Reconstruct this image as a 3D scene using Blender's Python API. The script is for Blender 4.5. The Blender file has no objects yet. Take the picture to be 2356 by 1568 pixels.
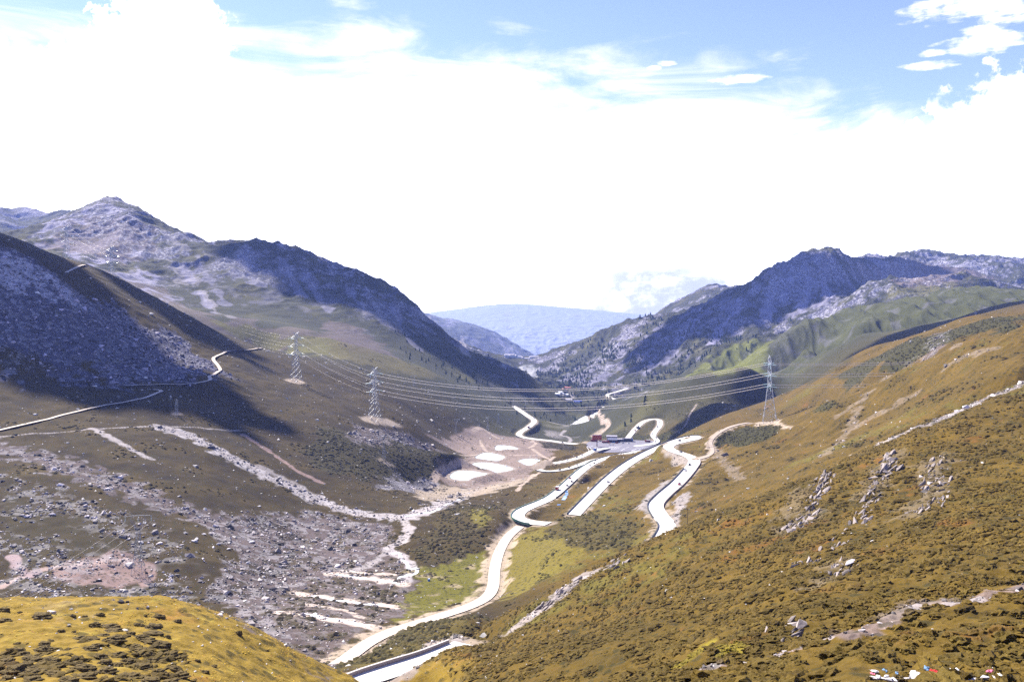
import bpy, bmesh, math, random, time
import numpy as np
from mathutils import Vector, Matrix
T0 = time.time()
random.seed(7); RNG = np.random.default_rng(11)
R = math.radians
SC = bpy.context.scene
COL = SC.collection

# ------------------------------------------------------------------ camera, world, sun, exposure
F, CX, HY = 1832.0, 1178.0, 640.0          # focal length, centre column and horizon row of the 2356 px wide photograph
cam = bpy.data.objects.new('camera', bpy.data.cameras.new('camera'))
COL.objects.link(cam); SC.camera = cam
cam.data.sensor_width = 36.0
cam.data.lens = 36.0 * F / 2356.0
cam.data.shift_y = -144.0 / 2356.0          # a shift lens: the camera is level, the horizon sits above the middle
cam.location = (0, 0, 0); cam.rotation_euler = (R(90), 0, 0)
cam.data.clip_start = 0.5; cam.data.clip_end = 60000

SUN_AZ, SUN_EL = R(-46), R(44)              # azimuth from +Y (view direction), clockwise positive
sdir = Vector((math.sin(SUN_AZ)*math.cos(SUN_EL), math.cos(SUN_AZ)*math.cos(SUN_EL), math.sin(SUN_EL)))
sun = bpy.data.objects.new('sun', bpy.data.lights.new('sun', 'SUN')); COL.objects.link(sun)
sun.data.energy = 5.0; sun.data.angle = R(0.5); sun.data.color = (1.0, 0.93, 0.82)
sun.rotation_euler = sdir.to_track_quat('Z', 'Y').to_euler()
SC.view_settings.view_transform = 'Standard'; SC.view_settings.look = 'None'
SC.view_settings.gamma = 1.0; SC.view_settings.use_curve_mapping = False
SC.view_settings.exposure = 1.55
SC.cycles.use_denoising = False
SC.cycles.max_bounces = 6; SC.cycles.diffuse_bounces = 2; SC.cycles.glossy_bounces = 2
SC.cycles.transparent_max_bounces = 8; SC.cycles.volume_bounces = 1

W = bpy.data.worlds.new('World'); SC.world = W; W.use_nodes = True
nt = W.node_tree; nt.nodes.clear()
def nn(tree, typ, **kw):
    n = tree.nodes.new(typ)
    for k, v in kw.items(): setattr(n, k, v)
    return n
class NB:
    """small helper for math node chains"""
    def __init__(s, tree): s.t = tree
    def put(s, sock, v):
        if hasattr(v, 'is_output') or isinstance(v, bpy.types.NodeSocket): s.t.links.new(v, sock)
        else: sock.default_value = v
    def m(s, op, a, b=0.0, c=0.0, clamp=False):
        n = s.t.nodes.new('ShaderNodeMath'); n.operation = op; n.use_clamp = clamp
        s.put(n.inputs[0], a); s.put(n.inputs[1], b); s.put(n.inputs[2], c)
        return n.outputs[0]
    def step(s, v, lo, hi, smooth=True):
        n = s.t.nodes.new('ShaderNodeMapRange'); n.interpolation_type = 'SMOOTHSTEP' if smooth else 'LINEAR'
        s.put(n.inputs['Value'], v); s.put(n.inputs['From Min'], lo); s.put(n.inputs['From Max'], hi)
        return n.outputs[0]
    def mix(s, f, a, b, blend='MIX'):
        n = s.t.nodes.new('ShaderNodeMix'); n.data_type = 'RGBA'; n.blend_type = blend
        s.put(n.inputs[0], f); s.put(n.inputs[6], a); s.put(n.inputs[7], b)
        return n.outputs[2]
    def noise(s, vec, scale, detail=4.0, rough=0.55, dist=0.0):
        n = s.t.nodes.new('ShaderNodeTexNoise'); n.inputs['Scale'].default_value = scale
        n.inputs['Detail'].default_value = detail; n.inputs['Roughness'].default_value = rough
        n.inputs['Distortion'].default_value = dist
        if vec is not None: s.t.links.new(vec, n.inputs['Vector'])
        return n.outputs['Fac']
    def ramp(s, f, stops):
        n = s.t.nodes.new('ShaderNodeValToRGB'); cr = n.color_ramp
        while len(cr.elements) < len(stops): cr.elements.new(0.5)
        for e, (p, c) in zip(cr.elements, stops): e.position = p; e.color = c if len(c) == 4 else (*c, 1)
        s.put(n.inputs[0], f)
        return n.outputs[0]
b = NB(nt)
out = nn(nt, 'ShaderNodeOutputWorld'); bg = nn(nt, 'ShaderNodeBackground'); nt.links.new(bg.outputs[0], out.inputs[0])
bg.inputs[1].default_value = 0.05
sky = nn(nt, 'ShaderNodeTexSky', sky_type='NISHITA'); sky.sun_disc = False
sky.sun_elevation = SUN_EL; sky.sun_rotation = SUN_AZ; sky.altitude = 3800; sky.air_density = 1.0; sky.dust_density = 0.6
tc = nn(nt, 'ShaderNodeTexCoord'); sep = nn(nt, 'ShaderNodeSeparateXYZ'); nt.links.new(tc.outputs['Generated'], sep.inputs[0])
dx, dy, dz = sep.outputs
az = b.m('ARCTAN2', dx, dy); el = b.m('ARCSINE', dz)
def pix_ae(px, py):
    x, z = (px-CX)/F, (HY-py)/F
    return math.atan2(x, 1.0), math.atan2(z, math.hypot(x, 1.0))
# clouds of the sky: bank edges as elevation over azimuth, broken up by noise over the sky's direction
n_big = b.noise(tc.outputs['Generated'], 9.0, 8, 0.62); n_fine = b.noise(tc.outputs['Generated'], 34.0, 6, 0.65)
n_tiny = b.noise(tc.outputs['Generated'], 110.0, 5, 0.65)
str_ = nn(nt, 'ShaderNodeMapping'); nt.links.new(tc.outputs['Generated'], str_.inputs[0]); str_.inputs['Scale'].default_value = (1.0, 1.0, 4.5)
str_.inputs['Rotation'].default_value = (0, R(10), 0)
n_str = b.noise(str_.outputs[0], 6.0, 8, 0.6, 0.6)
n_wisp = b.noise(str_.outputs[0], 26.0, 7, 0.6, 0.3)
A0, A1 = -0.75, 0.75
azn = b.m('ADD', az, b.m('ADD', b.m('MULTIPLY', b.m('SUBTRACT', n_big, 0.5), 0.22), b.m('MULTIPLY', b.m('SUBTRACT', n_fine, 0.5), 0.10)))
def edge_curve(pts):
    st = []
    for px, py in pts:
        a, e = pix_ae(px, py); st.append(((a-A0)/(A1-A0), (e+0.1, e+0.1, e+0.1)))
    return b.m('SUBTRACT', b.ramp(b.m('DIVIDE', b.m('SUBTRACT', azn, A0), A1-A0), st), 0.1)
hard = edge_curve([(-300, 60), (-40, 80), (40, 92), (115, 118), (160, 60), (230, -40), (330, -140), (420, -120), (480, -20), (520, 80), (590, 190),
                   (700, 260), (1000, 330), (1500, 340), (1950, 330), (2040, 275), (2085, 250), (2110, 228), (2180, 232), (2240, 205), (2310, 175), (2356, 140), (2600, 60)])
soft = edge_curve([(-300, 60), (150, 120), (480, 90), (620, 150), (800, 110), (1000, 150), (1150, 110), (1250, 170), (1350, 215), (1700, 235), (1900, 265), (2050, 330), (2356, 330)])
hn = b.m('ADD', b.m('MULTIPLY', b.m('SUBTRACT', n_big, 0.5), 0.11), b.m('MULTIPLY', b.m('SUBTRACT', n_fine, 0.5), 0.075))
m_hard = b.step(b.m('ADD', b.m('SUBTRACT', hard, el), hn), -0.006, 0.012)
sn = b.m('MULTIPLY', b.m('SUBTRACT', n_str, 0.5), 0.26)
m_soft = b.step(b.m('ADD', b.m('SUBTRACT', soft, el), sn), -0.055, 0.05)
mask = b.m('MULTIPLY', b.m('MAXIMUM', m_hard, m_soft), b.step(b.m('ABSOLUTE', az), 1.9, 1.1))
for px, py, w, h in [(1690, 181, 62, 11), (1655, 184, 30, 6), (1503, 157, 18, 6), (1536, 145, 22, 6), (2142, 151, 50, 10), (2145, 122, 32, 8),
                     (2270, 97, 75, 20), (2230, 108, 45, 14), (2260, 70, 40, 12), (2250, 12, 120, 26), (2330, 34, 70, 18), (2150, 8, 40, 12), (520, 92, 26, 8), (560, 100, 22, 5)]:
    a, e = pix_ae(px, py)
    qa = b.m('DIVIDE', b.m('SUBTRACT', az, a), w/F*0.9); qe = b.m('DIVIDE', b.m('SUBTRACT', el, e), h/F*0.9)
    q = b.m('ADD', b.m('MULTIPLY', qa, qa), b.m('MULTIPLY', qe, qe))
    q = b.m('ADD', q, b.m('ADD', b.m('MULTIPLY', b.m('SUBTRACT', n_wisp, 0.5), 6.0), b.m('MULTIPLY', b.m('SUBTRACT', n_tiny, 0.5), 1.6)))
    mask = b.m('MAXIMUM', mask, b.step(q, 1.7, -0.1))
# greyer undersides of the clouds that hang low over the right hand mountains
lo = pix_ae(CX, 630)[1]; hi = pix_ae(CX, 540)[1]
eln = b.m('ADD', el, b.m('ADD', b.m('MULTIPLY', b.m('SUBTRACT', n_big, 0.5), 0.12), b.m('MULTIPLY', b.m('SUBTRACT', n_fine, 0.5), 0.05)))
low = b.m('MULTIPLY', b.step(eln, hi, lo), b.step(b.m('ADD', az, b.m('MULTIPLY', b.m('SUBTRACT', n_big, 0.5), 0.3)), 0.05, 0.17))
low = b.m('MULTIPLY', low, b.step(b.m('ADD', n_big, b.m('MULTIPLY', b.m('SUBTRACT', n_str, 0.5), 0.5)), 0.40, 0.60))
white = b.mix(b.step(el, 0.20, 0.03), (10.5, 10.5, 10.7, 1), (24, 23.5, 23, 1))
cloud = b.mix(b.m('MULTIPLY', low, 0.92), white, (5.6, 5.4, 6.4, 1))
skyc = b.mix(1.0, sky.outputs[0], (2.05, 1.80, 2.35, 1), 'MULTIPLY')
nt.links.new(b.mix(mask, skyc, cloud), bg.inputs[0])
# ------------------------------------------------------------------ numpy tools
_perm = np.random.default_rng(3).permutation(4096)
_perm = np.concatenate([_perm, _perm]).astype(np.int32)
_ga = np.random.default_rng(5).random(4096)*2*np.pi
_GX, _GY = np.cos(_ga).astype(np.float32), np.sin(_ga).astype(np.float32)
def perlin(x, y, seed=0):
    x = x + seed*37.17; y = y - seed*19.31
    xi = np.floor(x).astype(np.int32); yi = np.floor(y).astype(np.int32)
    xf = (x-xi).astype(np.float32); yf = (y-yi).astype(np.float32)
    u = xf*xf*xf*(xf*(xf*6-15)+10); v = yf*yf*yf*(yf*(yf*6-15)+10)
    def g(ix, iy, fx, fy):
        h = _perm[(_perm[ix & 4095] + iy) & 4095]
        return _GX[h]*fx + _GY[h]*fy
    n00 = g(xi, yi, xf, yf); n10 = g(xi+1, yi, xf-1, yf); n01 = g(xi, yi+1, xf, yf-1); n11 = g(xi+1, yi+1, xf-1, yf-1)
    return ((n00*(1-u)+n10*u)*(1-v) + (n01*(1-u)+n11*u)*v)*1.5       # about -1 .. 1
def fbm(x, y, lam, octv, gain=0.5, seed=0):
    r = 0; a = 1.0
    for i in range(octv):
        r = r + a*perlin(x/lam, y/lam, seed+i*3); lam /= 2.03; a *= gain
    return r
def sstep(a, b_, x):
    t = np.clip((x-a)/(b_-a), 0, 1); return t*t*(3-2*t)

# ------------------------------------------------------------------ terrain control points: column, row, distance (m)
C = []
def P(*pts): C.extend(pts)
def crest(pts, drop=45, k=1.13):
    """a ridge that hides what lies right behind it: the ground dips behind each crest point"""
    for px, py, d in pts: C.extend([(px, py, d), (px, py+drop, d*k)])
def zrow(d, z): return HY - F*z/d
# ground at the photographer's feet, dropping away steeply
for px in (-700, 0, 700, 1300, 1800, 2300, 3000):
    P((px, zrow(6, -4.2), 6), (px, zrow(12, -7.6), 12), (px, zrow(22, -13.0), 22))
# near right-hand slope (A) and its crest
P((2300, 1562, 44), (2600, 1540, 44), (3100, 1540, 44), (2000, 1572, 46), (1700, 1580, 62), (1500, 1572, 110), (1350, 1575, 140), (1200, 1575, 160), (1050, 1572, 185), (1010, 1507, 234), (972, 1527, 226), (930, 1552, 218), (1100, 1520, 205),
  (2356, 1350, 95), (2356, 1100, 215), (2700, 1350, 95), (2700, 1050, 220), (3100, 1300, 95), (1900, 1465, 85), (1640, 1520, 95), (1870, 1400, 115), (1870, 1250, 205), (2100, 1250, 165), (2100, 1110, 250),
  (1500, 1420, 195), (1640, 1300, 230), (1300, 1480, 215), (1180, 1500, 235), (2200, 1450, 70))
A_CR = [(1045, 1494, 240), (1130, 1432, 290), (1230, 1385, 300), (1330, 1330, 312), (1430, 1282, 322), (1530, 1230, 330), (1640, 1185, 330), (1760, 1138, 330), (1870, 1095, 332), (1980, 1040, 345), (2090, 990, 362), (2220, 940, 380), (2356, 888, 400), (2520, 835, 425), (2750, 770, 460), (3100, 690, 500)]
crest(A_CR, 60, 1.16)
# knoll bottom left (P)
crest([(-500, 1380, 150), (-200, 1385, 150), (0, 1379, 150), (157, 1379, 155), (232, 1393, 158), (336, 1370, 160), (392, 1379, 162), (448, 1399, 164), (554, 1424, 166), (600, 1460, 168), (660, 1494, 168), (780, 1545, 168), (850, 1580, 165), (930, 1640, 160)], 150, 1.22)
P((0, 1568, 92), (-300, 1568, 92), (400, 1568, 100), (620, 1568, 128), (200, 1470, 118), (450, 1470, 128), (750, 1600, 140), (400, 1700, 65), (900, 1750, 110), (0, 1700, 60), (1100, 1780, 110), (1100, 1680, 160), (1000, 1640, 190))
# gully road with parapet
P((835, 1552, 236), (920, 1530, 246), (1002, 1500, 262), (888, 1570, 228), (960, 1540, 245), (800, 1580, 225))
# valley floor
P((960, 1478, 318), (880, 1500, 318), (780, 1525, 332), (850, 1470, 362), (1000, 1420, 410), (1130, 1370, 460), (1150, 1280, 540), (1200, 1200, 620), (1100, 1440, 345), (1050, 1480, 310),
  (600, 1470, 345), (700, 1420, 385), (650, 1370, 440), (850, 1400, 425), (950, 1340, 485), (900, 1300, 520), (1050, 1250, 560), (700, 1250, 560), (500, 1250, 500), (880, 1190, 640), (1060, 1150, 760), (950, 1115, 850), (1150, 1120, 830),
  (1075, 1093, 920), (1130, 1075, 980), (1125, 1050, 1060), (1165, 1029, 1150), (1215, 1062, 1025), (1010, 1060, 990), (1040, 1030, 1110), (1250, 1020, 1220),
  (1232, 1077, 1000), (1254, 1069, 1022), (1272, 1083, 985), (1335, 1068, 1045), (1359, 1059, 1082))
# middle ground on the right of the floor: knob, roads
P((1300, 1250, 505), (1400, 1222, 520), (1480, 1252, 450), (1250, 1350, 430), (1230, 1400, 385), (1330, 1352, 365), (1450, 1290, 370), (1530, 1220, 475), (1535, 1190, 520), (1505, 1165, 560), (1560, 1110, 640), (1600, 1057, 740), (1538, 1027, 830), (1570, 1014, 862), (1597, 1002, 900),
  (1325, 1180, 640), (1400, 1100, 740), (1480, 1045, 850), (1540, 1017, 905), (1252, 1203, 602), (1186, 1186, 622), (1265, 1145, 730), (1301, 1116, 810), (1337, 1083, 900), (1402, 1051, 1060), (1440, 1043, 1140), (1290, 1180, 650), (1360, 1120, 745), (1420, 1150, 660), (1470, 1090, 740))
crest([(1420, 1084, 765), (1480, 1042, 862), (1540, 1013, 920), (1590, 1000, 915)], 28, 1.12)
crest([(1337, 1080, 908), (1375, 1058, 1000)], 12, 1.08)
# parking place, far left road, far white lot
P((1360, 1015, 1300), (1420, 1015, 1300), (1500, 1015, 1300), (1370, 1040, 1218), (1440, 1040, 1218), (1500, 1040, 1240))
P((1189, 939, 1700), (1230, 966, 1570), (1193, 997, 1410), (1213, 1007, 1365), (1312, 1021, 1320), (1305, 983, 1680), (1359, 983, 1690), (1349, 956, 1880), (1330, 935, 2120), (1387, 936, 2120), (1300, 920, 2350), (1305, 907, 2560), (1290, 1000, 1500), (1380, 998, 1480))
# second spur on the right (B) with the pylon pad
P((1870, 1085, 470), (1700, 1180, 470), (1700, 1090, 620), (1600, 1200, 470), (1870, 1045, 560), (2090, 975, 500), (2090, 930, 590), (1700, 1010, 770), (1640, 1030, 800), (1725, 975, 865), (2356, 860, 480), (2700, 740, 540), (1960, 985, 620))
crest([(2750, 660, 600), (2520, 715, 600), (2354, 752, 600), (2218, 783, 640), (2133, 827, 670), (2085, 844, 690), (2038, 870, 710), (1997, 892, 730), (1956, 914, 765), (1895, 938, 810), (1827, 975, 860), (1775, 971, 890), (1725, 972, 890), (1660, 990, 890)], 48, 1.12)
# third spur (C)
crest([(2750, 680, 900), (2500, 708, 900), (2356, 720, 920), (2252, 725, 950), (2167, 751, 1000), (2106, 769, 1040), (2048, 786, 1080), (1993, 803, 1120), (1956, 824, 1150), (1922, 848, 1180), (1880, 880, 1220), (1830, 905, 1260), (1770, 930, 1300)], 26, 1.12)
P((2356, 745, 760), (2167, 800, 800), (2000, 870, 880), (1900, 920, 1000), (1700, 950, 1150), (1620, 975, 1150))
# dark spur (D2)
crest([(2750, 640, 1400), (2500, 670, 1380), (2356, 691, 1380), (2286, 705, 1400), (2235, 725, 1420), (2133, 746, 1460), (2048, 763, 1500), (1990, 770, 1520), (1946, 790, 1540), (1895, 810, 1560), (1844, 841, 1580), (1793, 868, 1600)], 24, 1.1)
P((2250, 740, 1180), (2050, 800, 1280), (1900, 870, 1380), (1820, 900, 1420))
# green rounded hill right of the parking (D) and the hairpin slope
crest([(1720, 855, 1500), (1657, 863, 1500), (1604, 867, 1500), (1550, 885, 1510), (1500, 905, 1520), (1450, 925, 1535), (1400, 947, 1560)], 22, 1.12)
P((1447, 1005, 1345), (1488, 967, 1415), (1515, 964, 1420), (1502, 1000, 1335), (1512, 1017, 1285), (1560, 985, 1300), (1600, 940, 1370), (1650, 930, 1330), (1600, 990, 1130), (1420, 985, 1440))
# green ribbed ridge (E)
crest([(2750, 690, 2000), (2500, 690, 2000), (2347, 684, 2000), (2290, 676, 2000), (2235, 669, 2000), (2177, 681, 2000), (2075, 698, 2000), (1963, 718, 1980), (1861, 742, 1960), (1810, 769, 1940), (1745, 820, 1900), (1698, 851, 1880)], 26, 1.12)
P((2235, 715, 1640), (2075, 750, 1680), (1960, 778, 1700), (1860, 815, 1720), (1760, 858, 1740))
# small lit green hill (F)
crest([(1830, 775, 2300), (1786, 780, 2300), (1708, 790, 2300), (1657, 803, 2280), (1620, 830, 2250), (1582, 865, 2220)], 14, 1.08)
P((1640, 858, 2060), (1560, 872, 2080))
# blue mountain (G), its neighbours and cirque
crest([(1210, 848, 4000), (1265, 818, 3700), (1360, 772, 3500), (1420, 752, 3420), (1482, 733, 3350), (1555, 726, 3300), (1600, 712, 3280), (1650, 691, 3260), (1711, 661, 3240), (1759, 634, 3220), (1793, 616, 3220), (1825, 620, 3230), (1850, 604, 3250), (1885, 614, 3270), (1915, 602, 3300), (1945, 610, 3320), (2000, 614, 3450), (2060, 616, 3550)], 18, 1.12)
P((1300, 900, 2600), (1400, 905, 2450), (1450, 893, 2480), (1560, 868, 2480), (1350, 860, 2850), (1450, 820, 2850), (1600, 770, 2850), (1680, 760, 2700), (1800, 720, 2850), (1900, 690, 2850), (1990, 690, 2900), (2150, 690, 2900), (2356, 690, 2900), (2060, 655, 3500), (1950, 640, 3300), (2200, 650, 3400), (2356, 650, 3400))
crest([(1940, 604, 3900), (1975, 600, 4100), (2007, 584, 4200), (2035, 600, 4250), (2065, 596, 4250), (2099, 578, 4200), (2130, 592, 4150), (2180, 598, 4100), (2230, 604, 4050), (2290, 592, 4000), (2356, 598, 4000), (2600, 570, 4000), (2900, 560, 4000)], 30, 1.15)
crest([(1500, 735, 4700), (1555, 697, 4700), (1600, 674, 4700), (1637, 655, 4700), (1688, 664, 4700), (1760, 660, 4700)], 30, 1.15)
crest([(2000, 660, 2600), (2060, 645, 2650), (2110, 652, 2700), (2200, 640, 2650)], 12, 1.06)
# valley beyond the notch
P((1250, 872, 3200), (1215, 851, 4200), (1190, 843, 4800), (1240, 840, 5800), (1300, 870, 4600), (1280, 862, 5200))
crest([(850, 690, 6800), (958, 714, 7000), (999, 729, 7000), (1087, 748, 7000), (1155, 776, 7000), (1200, 802, 7050), (1247, 829, 7100)], 25, 1.12)
P((1100, 805, 6300), (1150, 832, 6300), (1050, 792, 6200))
crest([(500, 750, 12300), (900, 735, 12300), (1000, 722, 12300), (1060, 713, 12300), (1110, 705, 12300), (1180, 700, 12300), (1260, 706, 12300), (1350, 714, 12300), (1480, 729, 12400), (1600, 738, 12400), (2000, 745, 12400), (2800, 745, 12400)], 30, 1.08)
P((1180, 762, 9800), (1350, 802, 9000), (1000, 782, 9400), (1450, 772, 9800), (-400, 745, 12000))
for px in (-500, 300, 1178, 2000, 2900): P((px, 740, 14200))
# left-hand hill in blue shadow (N)
crest([(-600, 430, 950), (-300, 475, 960), (0, 545, 1000), (85, 570, 1050), (190, 608, 1100)], 16, 1.15)
crest([(272, 642, 1140), (326, 669, 1180), (408, 713, 1220), (462, 747, 1250), (544, 784, 1285), (605, 801, 1300)], 16, 1.12)
P((153, 607, 1400), (256, 652, 1320), (0, 700, 860), (150, 735, 900), (300, 780, 950), (0, 800, 790), (-300, 700, 780), (-300, 850, 700), (400, 830, 980), (300, 886, 830), (0, 858, 760), (480, 874, 905), (497, 840, 1000), (130, 860, 800))
# left slope (O)
P((370, 900, 815), (0, 990, 640), (-400, 990, 620), (200, 950, 720), (0, 1100, 545), (-400, 1100, 520), (0, 1200, 478), (0, 1350, 400), (-400, 1350, 390), (150, 1300, 430), (310, 1330, 430), (300, 1200, 500), (300, 1080, 600), (450, 1020, 700), (450, 1130, 590), (600, 1180, 600), (600, 1050, 720), (550, 950, 850), (620, 900, 980), (750, 1120, 700), (750, 1000, 850), (850, 1120, 740), (850, 1065, 815), (880, 1062, 835), (960, 1060, 890), (700, 1180, 630),
  (860, 970, 1000), (680, 876, 1100), (780, 940, 990), (950, 970, 1090), (1000, 1000, 1130), (460, 1300, 450), (100, 1380, 390), (600, 1310, 480))
crest([(980, 1040, 960), (1040, 1045, 960)], 12, 1.05)
# green hill (M) under the big left mountain
P((480, 735, 1500), (560, 745, 1520), (680, 767, 1500), (801, 788, 1500), (900, 822, 1500), (1000, 860, 1490), (700, 830, 1230), (820, 860, 1240), (950, 890, 1330), (1040, 945, 1290), (1120, 965, 1380), (1150, 1000, 1330), (1060, 1000, 1210), (620, 812, 1220))
P((480, 722, 1680), (600, 735, 1680), (750, 762, 1680), (900, 805, 1680), (1000, 850, 1650), (1120, 905, 1680), (300, 660, 1750), (150, 600, 1750), (0, 580, 1750))
# big left mountain (K)
crest([(-500, 560, 2400), (-100, 560, 2400), (31, 543, 2500), (90, 515, 2550), (153, 490, 2600), (211, 466, 2600), (248, 452, 2580), (285, 476, 2500), (323, 494, 2420), (374, 524, 2400), (438, 551, 2400), (481, 570, 2400), (530, 563, 2350), (592, 565, 2330), (666, 575, 2300), (717, 592, 2280), (761, 611, 2260), (835, 633, 2230), (890, 664, 2200), (954, 711, 2150), (1009, 759, 2100), (1060, 803, 2060), (1084, 822, 2040), (1148, 838, 2060), (1196, 858, 2050), (1247, 895, 2030), (1281, 915, 2010), (1315, 936, 1980)], 34, 1.13)
P((300, 560, 2200), (200, 560, 2150), (420, 640, 2000), (600, 650, 2000), (700, 690, 1950), (830, 720, 1900), (950, 790, 1850), (860, 680, 2080))
crest([(0, 495, 4300), (40, 512, 4300), (70, 481, 4500), (105, 502, 4400), (150, 487, 4300), (-60, 470, 4300), (-400, 480, 4300), (220, 520, 4300)], 60, 1.15)
for px in (350, 600, 850): P((px, 690, 3600))

C = np.array(C, float)
KU = 1.0
def uv(c): return np.stack([(c[:, 0]-CX)/F*KU, np.log(c[:, 2])*0.9], 1)
Q = uv(C); Wv = (HY-C[:, 1])/F
_, keep = np.unique(np.round(Q, 4), axis=0, return_index=True); Q, Wv = Q[keep], Wv[keep]
MQ = 0.025
def kern(a, q):
    d2 = ((a[:, None, :]-q[None])**2).sum(2); return np.sqrt(d2+MQ*MQ)
n = len(Q); A = np.zeros((n+3, n+3)); A[:n, :n] = kern(Q, Q) - 0.0006*np.eye(n)
A[:n, n] = 1; A[:n, n+1:] = Q; A[n, :n] = 1; A[n+1:, :n] = Q.T
sol = np.linalg.solve(A, np.concatenate([Wv, np.zeros(3)]))
# full grid: columns of equal angle, rows of growing distance
PX = np.linspace(-420, 2776, 1372); U = (PX-CX)/F
def rows(a, b_, n_): return np.linspace(math.log(a), math.log(b_), n_, endpoint=False)
LL = np.concatenate([rows(6, 40, 60), rows(40, 480, 860), rows(480, 2400, 760), np.linspace(math.log(2400), math.log(14000), 780)])
I_A, I_B = 60+int(860*0.995), 60+860+int(760*0.97)
cu = np.linspace(U[0]-0.02, U[-1]+0.02, 330); cl = np.linspace(LL[0]-0.02, LL[-1]+0.02, 620)
G = np.zeros((len(cl), len(cu)))
for i, l in enumerate(cl):
    pts = np.stack([cu*KU, np.full(len(cu), l*0.9)], 1)
    G[i] = kern(pts, Q) @ sol[:n] + sol[n] + pts @ sol[n+1:]
def cr_interp(G, src0, step, x):           # Catmull-Rom along axis 0
    t = (x-src0)/step; i = np.clip(np.floor(t).astype(int), 1, G.shape[0]-3); f = (t-i)[:, None]
    a, b_, c, d = G[i-1], G[i], G[i+1], G[i+2]
    return b_ + 0.5*f*(c-a + f*(2*a-5*b_+4*c-d + f*(3*(b_-c)+d-a)))
Wg = cr_interp(G, cl[0], cl[1]-cl[0], LL); Wg = cr_interp(np.ascontiguousarray(Wg.T), cu[0], cu[1]-cu[0], U).T
D = np.exp(LL)[:, None]*np.ones_like(U)[None]; X = U[None]*D; Y = D; Z = Wg*D
print('terrain base', Z.shape, round(time.time()-T0, 1))
# ------------------------------------------------------------------ relief: world-space noise, then level roads, ponds and the car park into it
sp = D*np.where(D > 2400, 0.0022, 0.0028)
def octave(lam, amp, seed):
    w = sstep(2.2, 4.0, lam/sp)*amp
    m = (w if np.ndim(w) else w*np.ones_like(D))
    sel = m[:, 0] > 1e-4
    r = np.zeros_like(Z)
    if sel.any(): r[sel] = perlin(X[sel]/lam, Y[sel]/lam, seed)*m[sel]
    return r
def ridged(lam, seed): return (1-np.abs(octave(lam, 1.0, seed)))**2-0.45
wx = X + octave(260, 50, 40); wy = Y + octave(260, 50, 41)
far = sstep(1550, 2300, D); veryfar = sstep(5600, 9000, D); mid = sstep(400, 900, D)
Ug = U[None]*np.ones_like(D)
leftN = sstep(-0.25, -0.36, Ug)*sstep(700, 860, D)*sstep(1500, 1250, D)
ribE = sstep(0.28, 0.40, Ug)*sstep(1450, 1650, D)*sstep(2300, 2050, D)
amp = 0.3 + 0.7*mid
dz = octave(170, 2.2, 1)*amp*mid + octave(80, 1.6, 2)*amp + octave(36, 0.85, 3)*amp + octave(15, 0.55, 4) + octave(7, 0.24, 5)
near = sstep(700, 420, D)
rs = sstep(-0.02, 0.08, Ug)*sstep(900, 600, D)*sstep(25, 60, D); xr, yr = X*.82+Y*.57, Y*.82-X*.57
dz += rs*(((1-np.abs(perlin(xr/60, yr/19, 17)))**2-.45)*1.5 + ((1-np.abs(perlin(xr/24, yr/8, 18)))**2-.45)*0.7)
dz += octave(3.4, 0.34, 6)*near + octave(1.7, 0.22, 7)*near + octave(0.8, 0.10, 8)*near
rocky = far*(1-0.85*ribE)*(1-0.6*sstep(9000, 11000, D))*(1+0.5*sstep(0.15, .35, Ug)*sstep(2500, 2900, D))
def ridge_n(lam, seed, x, y):
    w = sstep(2.2, 4.0, lam/sp); r = np.zeros_like(Z); sel = (D[:, 0] > 1400)
    r[sel] = ((1-np.abs(perlin(x[sel]/lam, y[sel]/lam, seed)))**2-0.45)*w[sel]
    return r
dz += rocky*(ridge_n(420, 21, wx, wy)*17 + ridge_n(190, 22, wx, wy)*16 + ridge_n(85, 23, wx, wy)*11 + ridge_n(40, 24, wx, wy)*6 + ridge_n(20, 25, X, Y)*3.2)
dz += ribE*(ridge_n(120, 31, X*1.6, Y*0.30)*17 + ridge_n(52, 32, X*1.7, Y*0.4)*9 + ridge_n(24, 33, X*1.4, Y*0.5)*4)
dz += leftN*(octave(11, 1.1, 51) + octave(5.5, 0.9, 52) + octave(60, 3.0, 53))
Z = Z + dz*sstep(8, 30, D)

def wpt(px, py, d): return np.array(((px-CX)/F*d, d, (HY-py)/F*d))
def spline(pts, step):
    p = np.array(pts, float); p = np.vstack([2*p[0]-p[1], p, 2*p[-1]-p[-2]]); o = []
    for i in range(1, len(p)-2):
        a, b_, c, d = p[i-1:i+3]; m = max(2, int(np.linalg.norm(c-b_)/step))
        t = np.linspace(0, 1, m, endpoint=False)[:, None]
        o.append(b_+0.5*t*(c-a+t*(2*a-5*b_+4*c-d+t*(3*(b_-c)+d-a))))
    return np.vstack(o+[p[-2][None]])
def smooth_path(p, n=3):
    for _ in range(n):
        q = p.copy(); q[1:-1] = (p[:-2]+2*p[1:-1]+p[2:])/4; p = q
    return p
def window(x, y, r):
    us = [(x+sx*r)/max(y+sy*r, 3) for sx in (-1, 1) for sy in (-1, 1)]
    c0, c1 = np.searchsorted(U, min(us)), np.searchsorted(U, max(us))
    r0, r1 = np.searchsorted(LL, math.log(max(y-r, 6))), np.searchsorted(LL, math.log(y+r))
    return slice(max(r0-1, 0), r1+1), slice(max(c0-1, 0), c1+1)
def near_path(p, rad):
    """distance of each grid vertex to a path (inf when farther than rad) and the path height there"""
    best = np.full(Z.shape, 1e9, np.float32); pz = np.zeros(Z.shape, np.float32)
    for x, y, z in p:
        s = window(x, y, rad); d2 = (X[s]-x)**2+(Y[s]-y)**2
        m = d2 < best[s]; best[s][m] = d2[m]; pz[s][m] = z
    return np.sqrt(best), pz
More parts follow.
